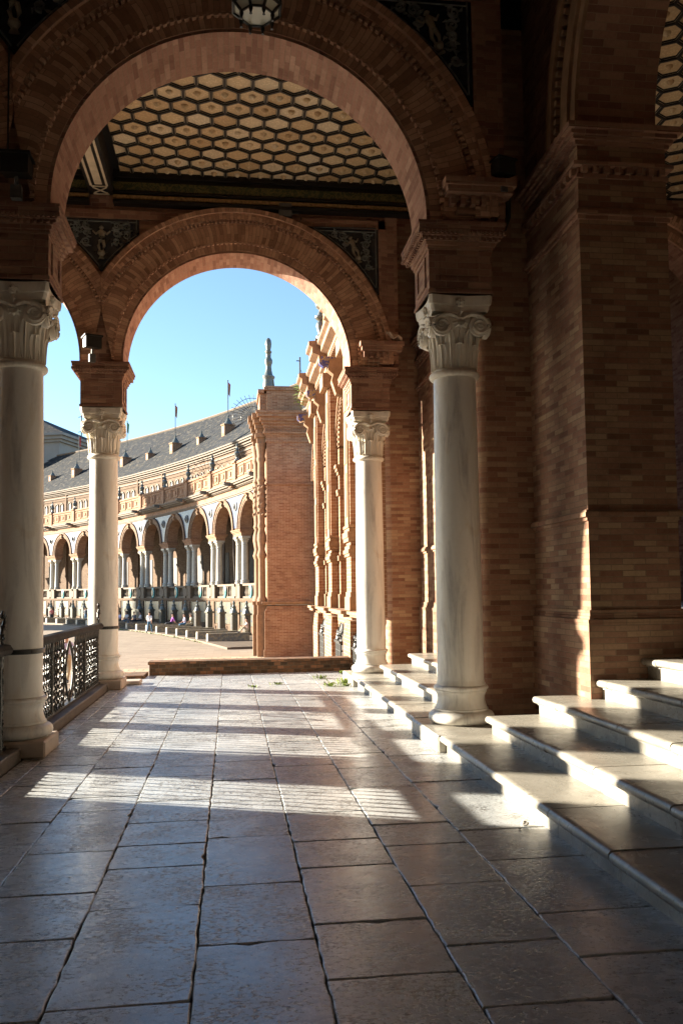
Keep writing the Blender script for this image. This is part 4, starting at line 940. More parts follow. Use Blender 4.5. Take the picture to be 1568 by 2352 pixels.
# ================================================================== WING AND TOWER
def wing():
    root = thing('brick_wing', 'long brick wing with tall arches and grilled windows between the portico and the tower', 'building', (2.6, 22, PLAZA)); o = root.location
    P = [(16.95, 18.02), (20.15, 21.70), (23.40, 24.62)]
    wall = MB()
    wall.box(2.52, 3.4, 15.6, 25.1, PLAZA, 1.10)                      # ground storey, recessed
    wall.box(3.9, 4.2, 15.6, 25.1, 1.2, 9.3); wall.box(2.5, 4.4, 25.1, 25.4, PLAZA, 8.0); wall.box(4.25, 5, 25.4, 43, PLAZA, 8.0)
    wall.box(2.6, 4.4, 15.35, 16.2, 1.1, 8.2)
    wall.build('wall', 'farbrick', root, org=o)
    for a, c in P:
        b = MB(); b.box(2.34, 2.54, a, c, PLAZA, .55)
        for k in range(6): b.box(2.34+.008*k, 2.54, a+.05*k, c, .55+.07*k, .62+.07*k)
        b.box(2.30, 2.54, a-.08, c+.02, PLAZA, PLAZA+.18)
        b.build('buttress', 'farbrick', root, org=o)
    b = MB(); b.box(2.36, 3.3, 15.6, 25.1, 1.06, 1.11); b.box(2.30, 3.3, 15.6, 25.1, 1.11, 1.17)
    for a, c in P: b.box(2.24, 2.5, a+.25, c+.06, 1.05, 1.12); b.box(2.19, 2.5, a+.25, c+.06, 1.12, 1.18)
    b.build('string_course', 'moulding', root, org=o)
    # upper storey: stepped piers between deep arched openings
    piers = [15.9, 17.60, 20.95, 24.05]
    for q in piers[1:]:
        st = MB(); tr = MB()
        st.box(2.42, 2.62, q-.33, q+.33, 1.18, 6.9); st.box(2.60, 2.82, q-.62, q+.62, 1.18, 5.0); st.box(2.80, 3.9, q-.86, q+.86, 1.18, 4.9)
        # sunlit decorated strip and swelling colonnette foot
        tr.box(2.385, 2.43, q-.24, q+.24, 2.9, 6.8)
        for z in (3.1, 4.2, 5.3): tr.box(2.37, 2.40, q-.15, q+.15, z, z+.9)
        for z0, z1, p in ((1.18, 1.45, .07), (1.45, 1.55, .035), (2.28, 2.34, .06), (2.34, 2.42, .10), (2.42, 2.5, .05), (2.58, 2.66, .09), (2.66, 2.78, .12), (2.78, 2.85, .06), (2.86, 2.92, .09)):
            tr.box(2.42-p*.6, 2.60, q-.34-p*.6, q+.34+p*.6, z0, z1)
        for z0, z1, p in ((1.18, 1.5, .04), (2.3, 2.42, .05), (3.86, 3.93, .05), (3.93, 4.0, .06), (4.36, 4.44, .04), (4.44, 4.52, .07), (4.52, 4.6, .10)):
            tr.box(2.60-p, 2.84, q-.62-p, q+.62+p, z0, z1); tr.box(2.80-p*.6, 3.2, q-.86-p*.6, q+.86+p*.6, z0, z1)
        st.build('stepped_pier', 'farbrick', root, org=o); tr.build('pier_moulding', 'moulding', root, org=o)
    # arches between the piers
    for i, (a, c) in enumerate(zip(piers, piers[1:]+[27.2])):
        m = (a+c)/2; hw = (c-a)/2
        b = MB(); w = -(a-m)
        arch_wall(b, -hw, hw, 4.85, 7.0, 0, 5.05, max(.6, hw-.86), .22, 1.3); ring(b, 0, 5.05, hw-.86, hw-.64, .16, .26); ring(b, 0, 5.05, hw-.62, hw-.36, .0, .26); ring_blocks(b, 0, 5.05, hw-.60, hw-.50, -.03, .1, 30, .5)
        ring(b, 0, 5.05, hw-.34, hw-.26, -.05, .26)
        b.build('blind_arch', 'moulding', root, loc=(2.60-o[0], m-o[1], -o[2]), rot=-pi/2)
        b = MB(); b.box(3.5, 3.56, m-hw, m+hw, 1.2, 6.2); b.build('arch_window', 'dark', root, org=o)
        b = MB()                                     # scrolled keystone
        b.extrude([(2.62, 6.0), (2.40, 6.05), (2.30, 6.35), (2.34, 6.5), (2.22, 6.6), (2.26, 6.85), (2.62, 6.9)][::-1], m-.12, m+.12); b.build('keystone', 'moulding', root, org=o)
    # cornice, breaking forward over every pier
    b = MB(); prof = [(0, 6.9), (.06, 6.95), (.06, 7.05), (.14, 7.08), (.14, 7.18), (.24, 7.22), (.24, 7.32), (.40, 7.38), (.40, 7.52), (.48, 7.56), (.48, 7.66), (0, 7.70)]
    def corn(y0, y1, x): b.extrude([(x-p, z) for p, z in prof]+[(x+.5, 7.7), (x+.5, 6.9)], y0, y1)
    corn(15.6, 26.4, 2.60)
    for q in piers[1:]:
        corn(q-.42, q+.42, 2.40)
        b.box(2.25, 2.7, q-.36, q+.36, 6.55, 6.90)
    for k in range(70):
        y = 15.7+k*.15; b.box(2.36, 2.5, y, y+.07, 7.09, 7.17)
    b.build('cornice', 'moulding', root, org=o)
    b = MB(); b.box(2.5, 3.0, 15.6, 26, 7.70, 8.35)
    for q in piers[1:3]: b.box(2.3, 3.0, q-.4, q+.4, 7.70, 8.5)
    b.box(2.42, 3.1, 15.6, 26, 8.35, 8.5); b.build('parapet', 'farbrick', root, org=o)
    for q in (19.3, 22.55, 25.7):                     # glazed brackets under the cornice
        b = MB(); b.extrude([(2.55, 6.66), (2.30, 6.64), (2.22, 6.72), (2.12, 6.68), (2.03, 6.76), (2.03, 6.88), (2.08, 6.92), (2.55, 6.92)][::-1], q-.09, q+.09)
        g = b.build('glazed_bracket', 'gargoyle', root, org=o)
        b = MB(); b.extrude([(2.5, 6.58), (2.3, 6.58), (2.14, 6.63), (2.14, 6.67), (2.55, 6.64)][::-1], q-.08, q+.08); b.box(2.0, 2.04, q-.10, q+.10, 6.74, 6.94); b.build('yellow_edge', 'yellow', g)
    for a, c in ((18.02, 20.15), (21.70, 23.40), (15.7, 16.95), (24.7, 25.0)):   # window grilles bulging from the wall
        if c-a < .9: continue
        m = (a+c)/2+.25
        f = MB(); f.box(2.50, 2.525, m-.5, m+.5, -1.0, .8); w = f.build('window', 'dark', root, org=o)
        g = MB()
        for k in range(7): y = m-.42+.14*k; g.tube([(2.40, y, -.85), (2.40, y, .45), (2.44, y+.05, .62), (2.49, m+(y-m)*.5, .85)], .016, 5)
        for k in range(9): z = -.8+.15*k; g.tube([(2.49, m-.46, z), (2.40, m-.44, z), (2.40, m+.44, z), (2.49, m+.46, z)], .014, 5)
        for k in range(4): g.tube([(2.41, m-.3+.2*k+.07*cos(t), .62+.07*sin(t)) for t in [i*.7 for i in range(9)]], .012, 5)
        g.box(2.36, 2.42, m-.48, m+.48, .42, .47); g.build('window_grille', 'iron', w, org=(0, 0, 0))
        for ch in w.children: ch.location = -Vector(o)
    f = MB(); q = 20.95
    f.box(2.10, 2.50, q-.2, q+.2, 7.70, 7.80)
    f.lathe([(r_*.72, z_*.62) for r_, z_ in [(.17, 0), (.17, .15), (.12, .2), (.10, .3), (.16, .55), (.15, .7), (.10, .8), (.21, .92), (.21, .97), (.12, 1.02), (.07, 1.18), (.06, 1.25), (.16, 1.35), (.185, 1.47), (.15, 1.6), (.05, 1.66)]], 20, (2.26, q, 7.80))
    f.build('tiled_finial', 'fintile', root, org=o)
    return root
wing()
b = MB(); b.tube([(3.80, 46, 9.4), (3.80, 46, 14.3)], .05, 6); b.tube([(3.60, 46, 14.1), (3.80, 46, 14.1)], .03, 5); b.tube([(3.85, 46, 13.6), (4.1, 46, 12.8), (4.6, 46, 11.9)], .012, 4); b.tube([(4.15, 46, 12.9), (4.4, 46, 12.4), (4.85, 46, 11.7)], [.02, .06, .03], 5)
tag(b.build('antenna_mast', 'metalgrey'), 'thin dark mast rising behind the flat top of the brick tower', 'mast')
def cornice_plant():
    b = MB(); rnd = random.Random(4)
    for k in range(90):
        a = rnd.uniform(0, 2*pi); y = 25.4+rnd.gauss(0, .5); x = 2.2+rnd.gauss(0, .10); z = 7.68+rnd.uniform(-.5, .1); l = rnd.uniform(.1, .28); w = .03
        p0 = Vector((x, y, z)); d = Vector((cos(a)*l-.1, sin(a)*l*.6, rnd.uniform(-.1, .14))); t = Vector((.3, .8, .4)).normalized()*w
        b.face([p0-t*.4, p0+t*.4, p0+d*.6+t, p0+d*.6-t]); b.face([p0+d*.6-t, p0+d*.6+t, p0+d])
    tag(b.build('cornice_plant', 'weed'), 'yellowish green plant sprouting from the wing cornice beside the tower', 'plant')
cornice_plant()

def tower():
    root = thing('brick_tower', 'flat fronted brick tower with a tiled finial between the curved gallery and the wing', 'tower', (2.8, 44, PLAZA)); o = root.location
    X0, X1, YF, YBk = 1.82, 4.3, 42.6, 45.6
    b = MB(); b.box(X0, X1, YF, YBk, .98, 9.05); b.box(X0-.06, X1, YF-.05, YBk, 6.9, 6.98)
    b.prism([(X0-.16, YF-.14), (X1, YF-.14), (X1, YBk), (X0-.16, YBk)], PLAZA, .55)
    for k in range(5): b.box(X0-.16+.03*k, X1, YF-.14+.026*k, YBk, .55+.07*k, .62+.07*k)
    b.box(X0-.2, X1, YF-.18, YBk, PLAZA, PLAZA+.35); b.build('tower_wall', 'farbrick', root, org=o)
    b = MB(); b.box(X0-.22, X1, YF-.10, YBk, .95, 1.02); b.box(X0-.30, X1, YF-.16, YBk, 1.02, 1.10); b.build('string_course', 'moulding', root, org=o)
    b = MB(); mould_box(b, X0, X1, YF, YBk, [(9.05, 9.15, .05), (9.15, 9.35, .03), (9.35, 9.45, .08), (9.45, 9.55, .16), (9.75, 9.9, .16), (9.9, 10.05, .24), (10.05, 10.25, .34), (10.25, 10.42, .46), (10.42, 10.55, .52)])
    b.box(X0-.12, X1, YF-.12, YBk, 9.55, 9.75)
    for k in range(24): x = X0-.1+k*.105; b.box(x, x+.055, YF-.17, YF-.1, 9.57, 9.72)
    b.build('cornice', 'farbrick', root, org=o)
    b = MB(); b.box(X0+.02, 3.62, YF+.1, YBk, 10.55, 11.68); b.box(X0-.32, X0+.02, YF+.3, YBk, 10.55, 11.55); b.box(X0-.1, 3.68, YF+.03, YBk, 11.68, 11.88); b.box(X0-.40, X0-.1, YF+.2, YBk, 11.55, 11.75); b.build('attic', 'farbrick', root, org=o)
    b = MB(); b.lathe([(r_*.82, z_) for r_, z_ in [(.36, 0), (.36, .1), (.33, .3), (.32, .42), (.38, .5), (.38, .56), (.26, .64), (.20, .85), (.17, 1.05), (.18, 1.12), (.24, 1.3), (.235, 1.42), (.15, 1.55), (.155, 1.75), (.20, 1.8), (.20, 1.86), (.13, 1.92), (.17, 2.08), (.19, 2.25), (.17, 2.42), (.08, 2.54)]], 24, (X0+.15, YF+.5, 11.9)); b.build('tiled_finial', 'fintile', root, org=o)
    for x, y, r in ((X0-.26, YF+.42, .20), (X0-.42, YF+1.25, .22)):   # engaged baluster columns of the sunlit side
        b = MB(); z0 = 1.12
        b.box(x-r*1.3, x+r*1.3, y-r*1.3, y+r*1.3, PLAZA, .45); b.box(x-r*1.15, x+r*1.15, y-r*1.15, y+r*1.15, .45, .95); b.box(x-r*1.4, x+r*1.4, y-r*1.4, y+r*1.4, .95, 1.12)
        pr = [(1.25, 0), (1.25, .12), (1.0, .2), (.9, .3), (.85, 2.1), (1.05, 2.2), (1.2, 2.3), (1.0, 2.42), (.8, 2.6), (1.15, 3.05), (1.1, 3.3), (.75, 3.6), (1.05, 3.75), (.85, 3.9), (.9, 4.3), (1.12, 4.8), (1.0, 5.6), (.85, 5.9), (1.15, 6.05), (.9, 6.2), (.85, 6.9), (1.2, 7.1), (1.0, 7.25), (1.1, 7.5), (1.35, 7.75), (1.4, 7.9)]
        b.lathe([(a*r, z) for a, z in pr], 18, (x, y, z0))
        for k in range(40):
            a = k*2.4; z = z0+4.2+1.6*k/40; b.tube([(x+1.0*r*cos(a), y+1.0*r*sin(a), z), (x+1.22*r*cos(a+.3), y+1.22*r*sin(a+.3), z+.12)], [.05, .02], 5)
        mould_box(b, x-r, x+r, y-r, y+r, [(9.02, 9.3, .02), (9.3, 9.5, .1), (9.5, 9.75, .03), (9.75, 10.0, .1), (10.0, 10.25, .18), (10.25, 10.5, .25)])
        b.build('engaged_column', 'moulding', root, org=o)
tower()
b = MB(); b.box(4.3, 5.2, 42.9, 45, PLAZA, 9.5); tag(b.build('link_wall', 'farbrick'), 'narrow recessed brick wall joining the tower to the wing', 'wall')

# ================================================================== PLAZA AND CURVED GALLERY
CC = (-147.117, 18.896); RG = 155.23; DA = radians(2.285); A0 = radians(16.92)
def gp(a, off, z=0.0): return Vector((CC[0]+(RG+off)*cos(a), CC[1]+(RG+off)*sin(a), z))
b = MB(); b.face([(-600, -40, PLAZA), (600, -40, PLAZA), (600, 700, PLAZA), (-600, 700, PLAZA)]); struct(b.build('plaza_ground', 'plaza'))
b = MB()
for x0, y0, x1, y1 in ((-14, 36, 1.5, 37.5), (-3.2, 37.5, 1.6, 43)): b.face([(x0, y0, PLAZA+.004), (x1, y0, PLAZA+.004), (x1, y1, PLAZA+.004), (x0, y1, PLAZA+.004)])
struct(b.build('paving_band', 'band'))
b = MB(); n = 40; aa = [radians(11.5)+(radians(44)-radians(11.5))*i/n for i in range(n+1)]
b.grid([[gp(a, -5.3, PLAZA-.05), gp(a, -5.3, PLAZA+.11), gp(a, -5.0, PLAZA+.13), gp(a, .3, PLAZA+.13)] for a in aa], sm=False); b.face([gp(aa[0], -5.3, PLAZA-.05), gp(aa[0], .3, PLAZA-.05), gp(aa[0], .3, PLAZA+.13), gp(aa[0], -5.0, PLAZA+.13), gp(aa[0], -5.3, PLAZA+.11)]); struct(b.build('gallery_kerb', 'creamstone'))
def weedstrip():
    b = MB(); rnd = random.Random(9)
    for k in range(500):
        a = rnd.uniform(radians(14), radians(24)); p = gp(a, -5.36+rnd.gauss(0, .05), PLAZA); h = rnd.uniform(.02, .08)*(1 if rnd.random() < .7 else 1.8)*(.3+abs(sin(a*140)))
        t = Vector((rnd.uniform(-1, 1), rnd.uniform(-1, 1), 0))*.04; b.face([p-t, p+t, p+Vector((rnd.uniform(-.08, .08), rnd.uniform(-.08, .08), h))])
    o = b.build('kerb_weeds', 'weed'); o['kind'] = 'stuff'
weedstrip()

G = thing('curved_gallery', 'long curved brick gallery of arches on twin white columns under a glazed tile roof', 'building', gp(radians(27), 0, PLAZA))
def put(o, a, off=0.0, z=0.0, drot=0.0):
    o.parent = G; o.location = gp(a, off, z)-Vector(G.location); o.rotation_euler.z = a-pi/2+drot; return o
BAYS = list(range(-2, 12)); W2 = 6.19/2
def bay_parts():
    D = {}
    b = MB(); b.box(-3.13, 3.13, 0, 1.0, PLAZA, 1.0); b.box(-3.12, 3.12, -.14, 0, .96, 1.13); b.box(-3.12, 3.12, -.08, 0, .88, .96)
    for s in (-1, 1): b.box(s*2.62-.5, s*2.62+.5, -.14, .0, PLAZA, .88)
    b.box(-2.1, 2.1, -.10, 0, -1.45, -.95)
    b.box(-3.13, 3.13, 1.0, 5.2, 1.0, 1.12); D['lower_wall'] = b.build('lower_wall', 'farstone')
    b = MB(); b.box(-1.75, 1.75, -.06, 0, -.9, .82); b.box(-1.9, -1.75, -.09, 0, -.9, .86); b.box(1.75, 1.9, -.09, 0, -.9, .86); D['tile_mural'] = b.build('tile_mural', 'mural')
    b = MB(); b.box(-2.14, 2.14, .12, .52, 1.13, 1.28); b.box(-2.14, 2.14, .08, .56, 2.08, 2.25); b.box(-.52, .52, .16, .5, 1.28, 2.08)
    for s in (-1, 1):
        for k in range(6):
            b.lathe([(.085, 0), (.06, .1), (.11, .28), (.06, .48), (.05, .62), (.09, .8)], 8, (s*(.68+.26*k), .32, 1.28), cap=False)
    bal = b.build('balustrade', 'creamstone'); D['balustrade'] = bal
    b = MB(); b.lathe([(.34, 0), (.34, .06), (.25, .09)], 24, (0, 0, 0), sy=1.5)
    b.v = [Vector((p.x, .10-p.z, 1.66+p.y)) for p in b.v]; b.f = [f[::-1] for f in b.f]; md = b.build('medallion', 'teal', bal)
    b = MB(); b.lathe([(.24, .06), (.20, .12), (.01, .13)], 20, (0, 0, 0), sy=1.5)
    b.v = [Vector((p.x, .10-p.z, 1.66+p.y)) for p in b.v]; b.build('medallion_shield', 'mural', bal)
    b = MB(); arch_wall(b, -3.12, 3.12, 6.40, 9.22, 0, 6.42, 2.1, 0.0, .95, 30); D['arch_wall'] = b.build('arch_wall', 'farbrick')
    b = MB(); ring(b, 0, 6.42, 2.1, 2.22, -.05, .02, n=32); ring(b, 0, 6.42, 2.24, 2.50, -.09, .02, n=32); ring(b, 0, 6.42, 2.52, 2.64, -.15, .02, n=32); D['archivolt'] = b.build('archivolt', 'galleryarch')
    b = MB(); b.extrude([(.1, 8.35), (-.18, 8.40), (-.28, 8.62), (-.20, 8.75), (-.34, 8.95), (.1, 9.0)][::-1], -.16, .16); b.v = [Vector((p.y if False else p.x, p.y, p.z)) for p in b.v]
    q = MB(); q.extrude([(.1, 8.35), (-.18, 8.40), (-.28, 8.62), (-.20, 8.75), (-.34, 8.95), (.1, 9.0)][::-1], -.16, .16); q.v = [Vector((p.y, p.x, p.z)) for p in q.v]; q.f = [f[::-1] for f in q.f]; D['keystone'] = q.build('keystone', 'moulding')
    b = MB()
    for z0, z1, p in ((9.05, 9.16, .10), (9.16, 9.24, .16), (9.62, 9.72, .12), (9.72, 9.84, .28), (9.84, 9.98, .46), (9.98, 10.10, .56)): b.box(-3.14, 3.14, -p, .3, z0, z1)
    b.m = 1; b.box(-3.13, 3.13, -.04, .95, 9.24, 9.64); b.m = 0
    for k in range(22): b.box(-3.1+k*.284, -2.96+k*.284, -.22, -.1, 9.64, 9.72)
    D['entablature'] = b.build('entablature', ['creamstone', 'farbrick'])
    b = MB(); b.box(-3.13, 3.13, -.02, .3, 10.10, 11.55); b.box(-3.14, 3.14, -.12, .4, 11.52, 11.70); b.box(-3.14, 3.14, -.1, .0, 10.10, 10.35)
    for s in (-1, 0, 1):
        for a0, a1, c0, c1 in ((-.75, .75, 10.5, 10.58), (-.75, .75, 11.28, 11.36), (-.75, -.67, 10.58, 11.28), (.67, .75, 10.58, 11.28), (-.2, .2, 10.75, 11.12)):
            b.box(s*1.75+a0, s*1.75+a1, -.09, -.02, c0, c1)
    b.box(-3.13, 3.13, .3, 5.2, 9.96, 10.09); D['parapet'] = b.build('parapet', 'farbrick')
    # gallery back wall, ceiling
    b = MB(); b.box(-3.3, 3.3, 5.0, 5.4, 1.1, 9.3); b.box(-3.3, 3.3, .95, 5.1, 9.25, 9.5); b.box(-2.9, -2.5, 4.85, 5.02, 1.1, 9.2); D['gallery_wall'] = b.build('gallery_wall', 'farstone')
    b = MB(); b.box(-1.0, 1.0, 4.95, 4.99, 1.3, 5.4); dw = b.build('gallery_window', 'dark'); D['gallery_window'] = dw
    b = MB()
    for x in (-.7, -.35, 0, .35, .7): b.box(x-.03, x+.03, 4.90, 4.95, 1.4, 2.6)
    for z in (1.6, 2.0, 2.4): b.box(-.9, .9, 4.90, 4.94, z, z+.06)
    b.build('window_bars', 'creamstone', dw)
    # set-back storey with little arched windows and roof
    b = MB(); b.box(-3.32, 3.32, 5.0, 5.5, 10.0, 15.1); b.box(-3.0, -2.7, 4.88, 5.0, 10.1, 15.0)
    b.box(-3.32, 3.32, 4.93, 5.0, 14.2, 14.3)
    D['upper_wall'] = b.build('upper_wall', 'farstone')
    b = MB()
    for x in (-1.9, -.35, 1.2, 2.5): b.box(x-.28, x+.28, 4.96, 5.01, 11.7, 13.0); b.lathe([(.28, 0), (.28, .05)], 14, (0, 0, 0)); 
    vs = []
    b = MB()
    for x in (-1.9, -.45, 1.0, 2.3):
        P = [(x-.30, 4.985, 12.3), (x+.30, 4.985, 12.3)]+[(x+.30*cos(pi*i/10), 4.985, 13.5+.30*sin(pi*i/10)) for i in range(11)]; b.face(P)
    D['arched_windows'] = b.build('arched_windows', 'dark')
    b = MB()
    for x in (-1.9, -.45, 1.0, 2.3):
        ring(b, x, 13.5, .30, .44, 4.90, 5.0, n=12); b.box(x-.44, x-.30, 4.92, 5.0, 12.2, 13.5); b.box(x+.30, x+.44, 4.92, 5.0, 12.2, 13.5)
    for z0, z1, p in ((14.55, 14.7, .1), (14.95, 15.1, .15), (15.1, 15.3, .3), (15.3, 15.48, .5), (15.48, 15.62, .62)): b.box(-3.33, 3.33, 5.0-p, 5.3, z0, z1)
    D['eaves_cornice'] = b.build('eaves_cornice', 'creamstone')
    return D
D = bay_parts(); first = True
for i in BAYS:
    a = A0+DA*i
    for k, o in D.items():
        q = o if first else o.copy()
        if not first:
            COL.objects.link(q)
            for ch in o.children:
                c = ch.copy(); COL.objects.link(c); c.parent = q
        put(q, a)
    first = False
# piers with twin columns
def pier_parts():
    D = {}
    b = MB(); b.box(-1.0, 1.0, .0, .95, 1.12, 2.25)
    for s in (-1, 1): b.box(s*.62-.36, s*.62+.36, -.08, .2, 1.12, 2.25); b.box(s*.62-.40, s*.62+.40, -.12, .2, 2.10, 2.24)
    b.box(-.2, .2, -.1, .0, 1.3, 2.0); D['pedestal'] = b.build('pedestal', 'creamstone')
    b = MB(); b.lathe([(.34, 0), (.34, .12), (.30, .16), (.33, .24), (.27, .32), (.255, .36), (.25, 1.6), (.225, 2.98), (.26, 3.02), (.23, 3.08), (.24, 3.2), (.30, 3.42), (.36, 3.5)], 16, (0, 0, 0)); b.box(-.36, .36, -.36, .36, 3.5, 3.65)
    for k in range(4): a = pi/4+k*pi/2; b.lathe([(.09, -.04), (.09, .04)], 8, (.3*cos(a), .3*sin(a), 3.4))
    D['column'] = b.build('column', 'white')
    b = MB(); mould_box(b, -.96, .96, .08, .9, [(5.90, 6.14, 0), (6.14, 6.22, .05), (6.22, 6.32, .12), (6.32, 6.42, .17)]); D['impost'] = b.build('impost', 'farbrick')
    b = MB(); n = 12; hw = lambda z: 3.095-sqrt(max(0, 2.68**2-(z-6.42)**2)) if abs(z-6.42) < 2.68 else 3.09
    zz = [6.55+(9.02-6.55)*i/n for i in range(n+1)]
    for z0, z1 in zip(zz, zz[1:]): b.face([(-hw(z0), -.03, z0), (hw(z0), -.03, z0), (hw(z1), -.03, z1), (-hw(z1), -.03, z1)])
    sp = b.build('spandrel_tile', 'spandrel'); D['spandrel_tile'] = sp
    b = MB(); b.lathe([(.36, 0), (.36, .07), (.27, .09), (.25, .05), (.12, .2), (.01, .24)], 18); b.v = [Vector((p.x, -.03-p.z, 8.25+p.y)) for p in b.v]; b.f = [f[::-1] for f in b.f]; b.build('bust_medallion', 'metalgrey', sp)
    b = MB(); b.box(-.32, .32, -.16, .45, 10.1, 11.72); b.box(-.40, .40, -.26, .5, 11.62, 11.8); b.box(-.36, .36, -.5, .3, 9.72, 10.1); D['parapet_post'] = b.build('parapet_post', 'farbrick')
    b = MB(); b.lathe([(.24, 0), (.24, .1), (.12, .2), (.10, .3), (.24, .52), (.26, .62), (.20, .72), (.09, .8), (.20, .88), (.10, .98), (.07, 1.15), (.12, 1.25), (.03, 1.45)], 12, (0, .12, 11.8)); D['finial'] = b.build('finial', 'fintile')
    b = MB(); b.extrude([(.0, 9.7), (-.35, 9.74), (-1.0, 9.95), (-1.05, 10.1), (0, 10.1)][::-1], -.22, .22); b.v = [Vector((p.y, p.x, p.z)) for p in b.v]; b.f = [f[::-1] for f in b.f]; D['bracket'] = b.build('bracket', 'metalgrey')
    return D
D = pier_parts(); first = True
colm = D.pop('column')
for i in BAYS:
    a = A0+DA*(i+.5)
    for k, o in D.items():
        q = o if first else o.copy()
        if not first:
            COL.objects.link(q)
            for ch in o.children: c = ch.copy(); COL.objects.link(c); c.parent = q
        put(q, a)
    for s in (-1, 1):
        q = colm if first and s < 0 else colm.copy()
        if q is not colm: COL.objects.link(q)
        put(q, a, .46, 2.25); q.location += Vector((sin(a), -cos(a), 0))*(.66*s)
    first = False
# roof, ridge, dormers
b = MB(); n = 48; aa = [radians(8)+(radians(46)-radians(8))*i/n for i in range(n+1)]
for a0, a1 in zip(aa, aa[1:]):
    P = [gp(a0, 4.4, 15.62), gp(a1, 4.4, 15.62), gp(a1, 14, 23.2), gp(a0, 14, 23.2)]; u0, u1 = a0*160, a1*160
    b.face(P[::-1], [(u0, 12.2), (u1, 12.2), (u1, 0), (u0, 0)])
    P = [gp(a0, 14, 23.2), gp(a1, 14, 23.2), gp(a1, 24, 15), gp(a0, 24, 15)]; b.face(P[::-1], [(u0, 12.2), (u1, 12.2), (u1, 0), (u0, 0)])
rf = b.build('roof', 'roof', G, org=G.location)
b = MB(); b.tube([gp(a, 14, 23.25) for a in aa], .16, 6); b.build('ridge', 'creamstone', rf, org=(0, 0, 0))
for ch in rf.children: ch.location = -Vector(G.location)
b = MB(); b.box(-.55, .55, -.9, .9, 0, 1.5); b.box(-.66, .66, -1.0, 1.0, 1.5, 1.65); b.m = 1; b.lathe([(.75, 1.65), (.35, 2.2), (.12, 2.5), (.18, 2.65), (.05, 2.9), (.03, 3.1)], 8); b.m = 2; b.face([(-.25, -.905, .5), (.25, -.905, .5), (.25, -.905, 1.3), (-.25, -.905, 1.3)])
dor = b.build('dormer', ['farbrick', 'fintile', 'dark']); first = True
for k in range(-2, 8):
    a = radians(25.5)+DA*k; q = dor if first else dor.copy()
    if not first: COL.objects.link(q)
    first = False; put(q, a, 7.6, 17.6)
    q.scale = (.52, .52, .62) if k % 2 else (.66, .66, .82)
for j, (a, m, l) in enumerate(((25.5, 'flagred', 'flagpole with a red and yellow flag on the gallery roof, closest to the tower'), (30.1, 'flagred', 'middle flagpole on the gallery roof with a limp red flag'), (34.5, 'flagwhite', 'flagpole on the gallery roof beside the far left column with a green flag'), (39.0, 'flagred', 'flagpole on the gallery roof hidden behind the far left column'))):
    p = gp(radians(a), 7.6, 20.1); root = thing('flagpole', l, 'flagpole', p, group='flagpoles on the gallery roof')
    b = MB(); b.tube([(0, 0, 0), (0, 0, 3.4)], .05, 6); b.lathe([(.01, 3.4), (.08, 3.45), (.01, 3.55)], 6); b.build('pole', 'metalgrey', root)
    b = MB(); rows = [[(.05+u*(.22-.08*t), -.05*sin(6*u+3*t), 3.3-1.3*t-.25*u) for u in (0, .3, .6, 1)] for t in [i/7 for i in range(8)]]; b.grid(rows); b.build('flag', m, root)
    if j < 2:
        b = MB(); b.grid([[(.09+u*.07, -.03-.05*sin(6*u+3*t), 3.1-1.1*t-.25*u) for u in (0, .5, 1)] for t in [i/5 for i in range(6)]]); b.build('flag_stripe', 'flagyellow', root)
for i, (bay, pale, x, yy) in enumerate(((0, 0, -1.3, 1.9), (1, 0, -1.5, 2.0), (1, 1, .3, 1.6), (2, 0, -1.7, 2.3), (0, 1, .6, 1.5))):      # cloths hanging inside the right arches
    b = MB(); wd_ = .7 if pale else 1.7; n = 24; zt = 5.4 if pale else 8.9
    rows = [[(x+.10*sin(u*22+t*2)+(.25*sin(3*t) if pale else .3*t*t), yy+wd_*(u-.5)*(1-.25*t if not pale else .35+.65*(1-t)), zt-t*(zt-1.25)) for u in [k/n for k in range(n+1)]] for t in [k/8 for k in range(9)]]
    b.grid(rows); o = b.build('hanging_cloth', 'curtainpale' if pale else 'curtain'); a = A0+DA*bay; o.location = gp(a, 0, 0); o.rotation_euler.z = a-pi/2
    md = o.modifiers.new('thick', 'SOLIDIFY'); md.thickness = .03
    tag(o, ['grey cloth hanging in the gallery arch closest to the tower', 'wide grey cloth hanging in the second gallery arch from the tower', 'narrow pale cloth tied up in the second gallery arch from the tower', 'grey cloth hanging in the third gallery arch from the tower', 'narrow pale cloth in the gallery arch closest to the tower'][i], 'curtain')
# iron fan grilles on the parapet (security spikes between bays)
def fan(a, off, z, r, label, rot=0):
    b = MB()
    for k in range(15): t = pi*(k/14)*1.15-.2; b.tube([(.12*cos(t)*r, 0, .12*sin(t)*r), (r*cos(t), 0, r*sin(t))], .018, 4)
    for q in (.45, .8): b.tube([(q*r*cos(t), 0, q*r*sin(t)) for t in [-.2+i*.2 for i in range(20)]], .016, 4)
    o = b.build('iron_fan_grille', 'iron', loc=gp(a, off, z), rot=a+rot); tag(o, label, 'grille', 'fan shaped iron grilles on the gallery')
fan(A0+DA*1.5, -.2, 11.2, 1.9, 'round spiky iron grille on the gallery parapet over the third pier')
b = MB()
for k in range(14): t = -.9+k*.19; b.tube([(0, .15*cos(t), .15*sin(t)), (0, 1.3*cos(t+pi/2+.5), 1.3*sin(t+pi/2+.5))], .012, 4)
for q in (.5, .85): b.tube([(0, q*1.3*cos(t+pi/2+.5), q*1.3*sin(t+pi/2+.5)) for t in [-.9+i*.15 for i in range(18)]], .014, 4)
o = b.build('iron_fan_grille', 'iron', loc=(1.25, 46.0, 10.9), rot=-pi/2+.15); tag(o, 'big spiky iron fan grille sticking out left of the tower top', 'grille', 'fan shaped iron grilles on the gallery')

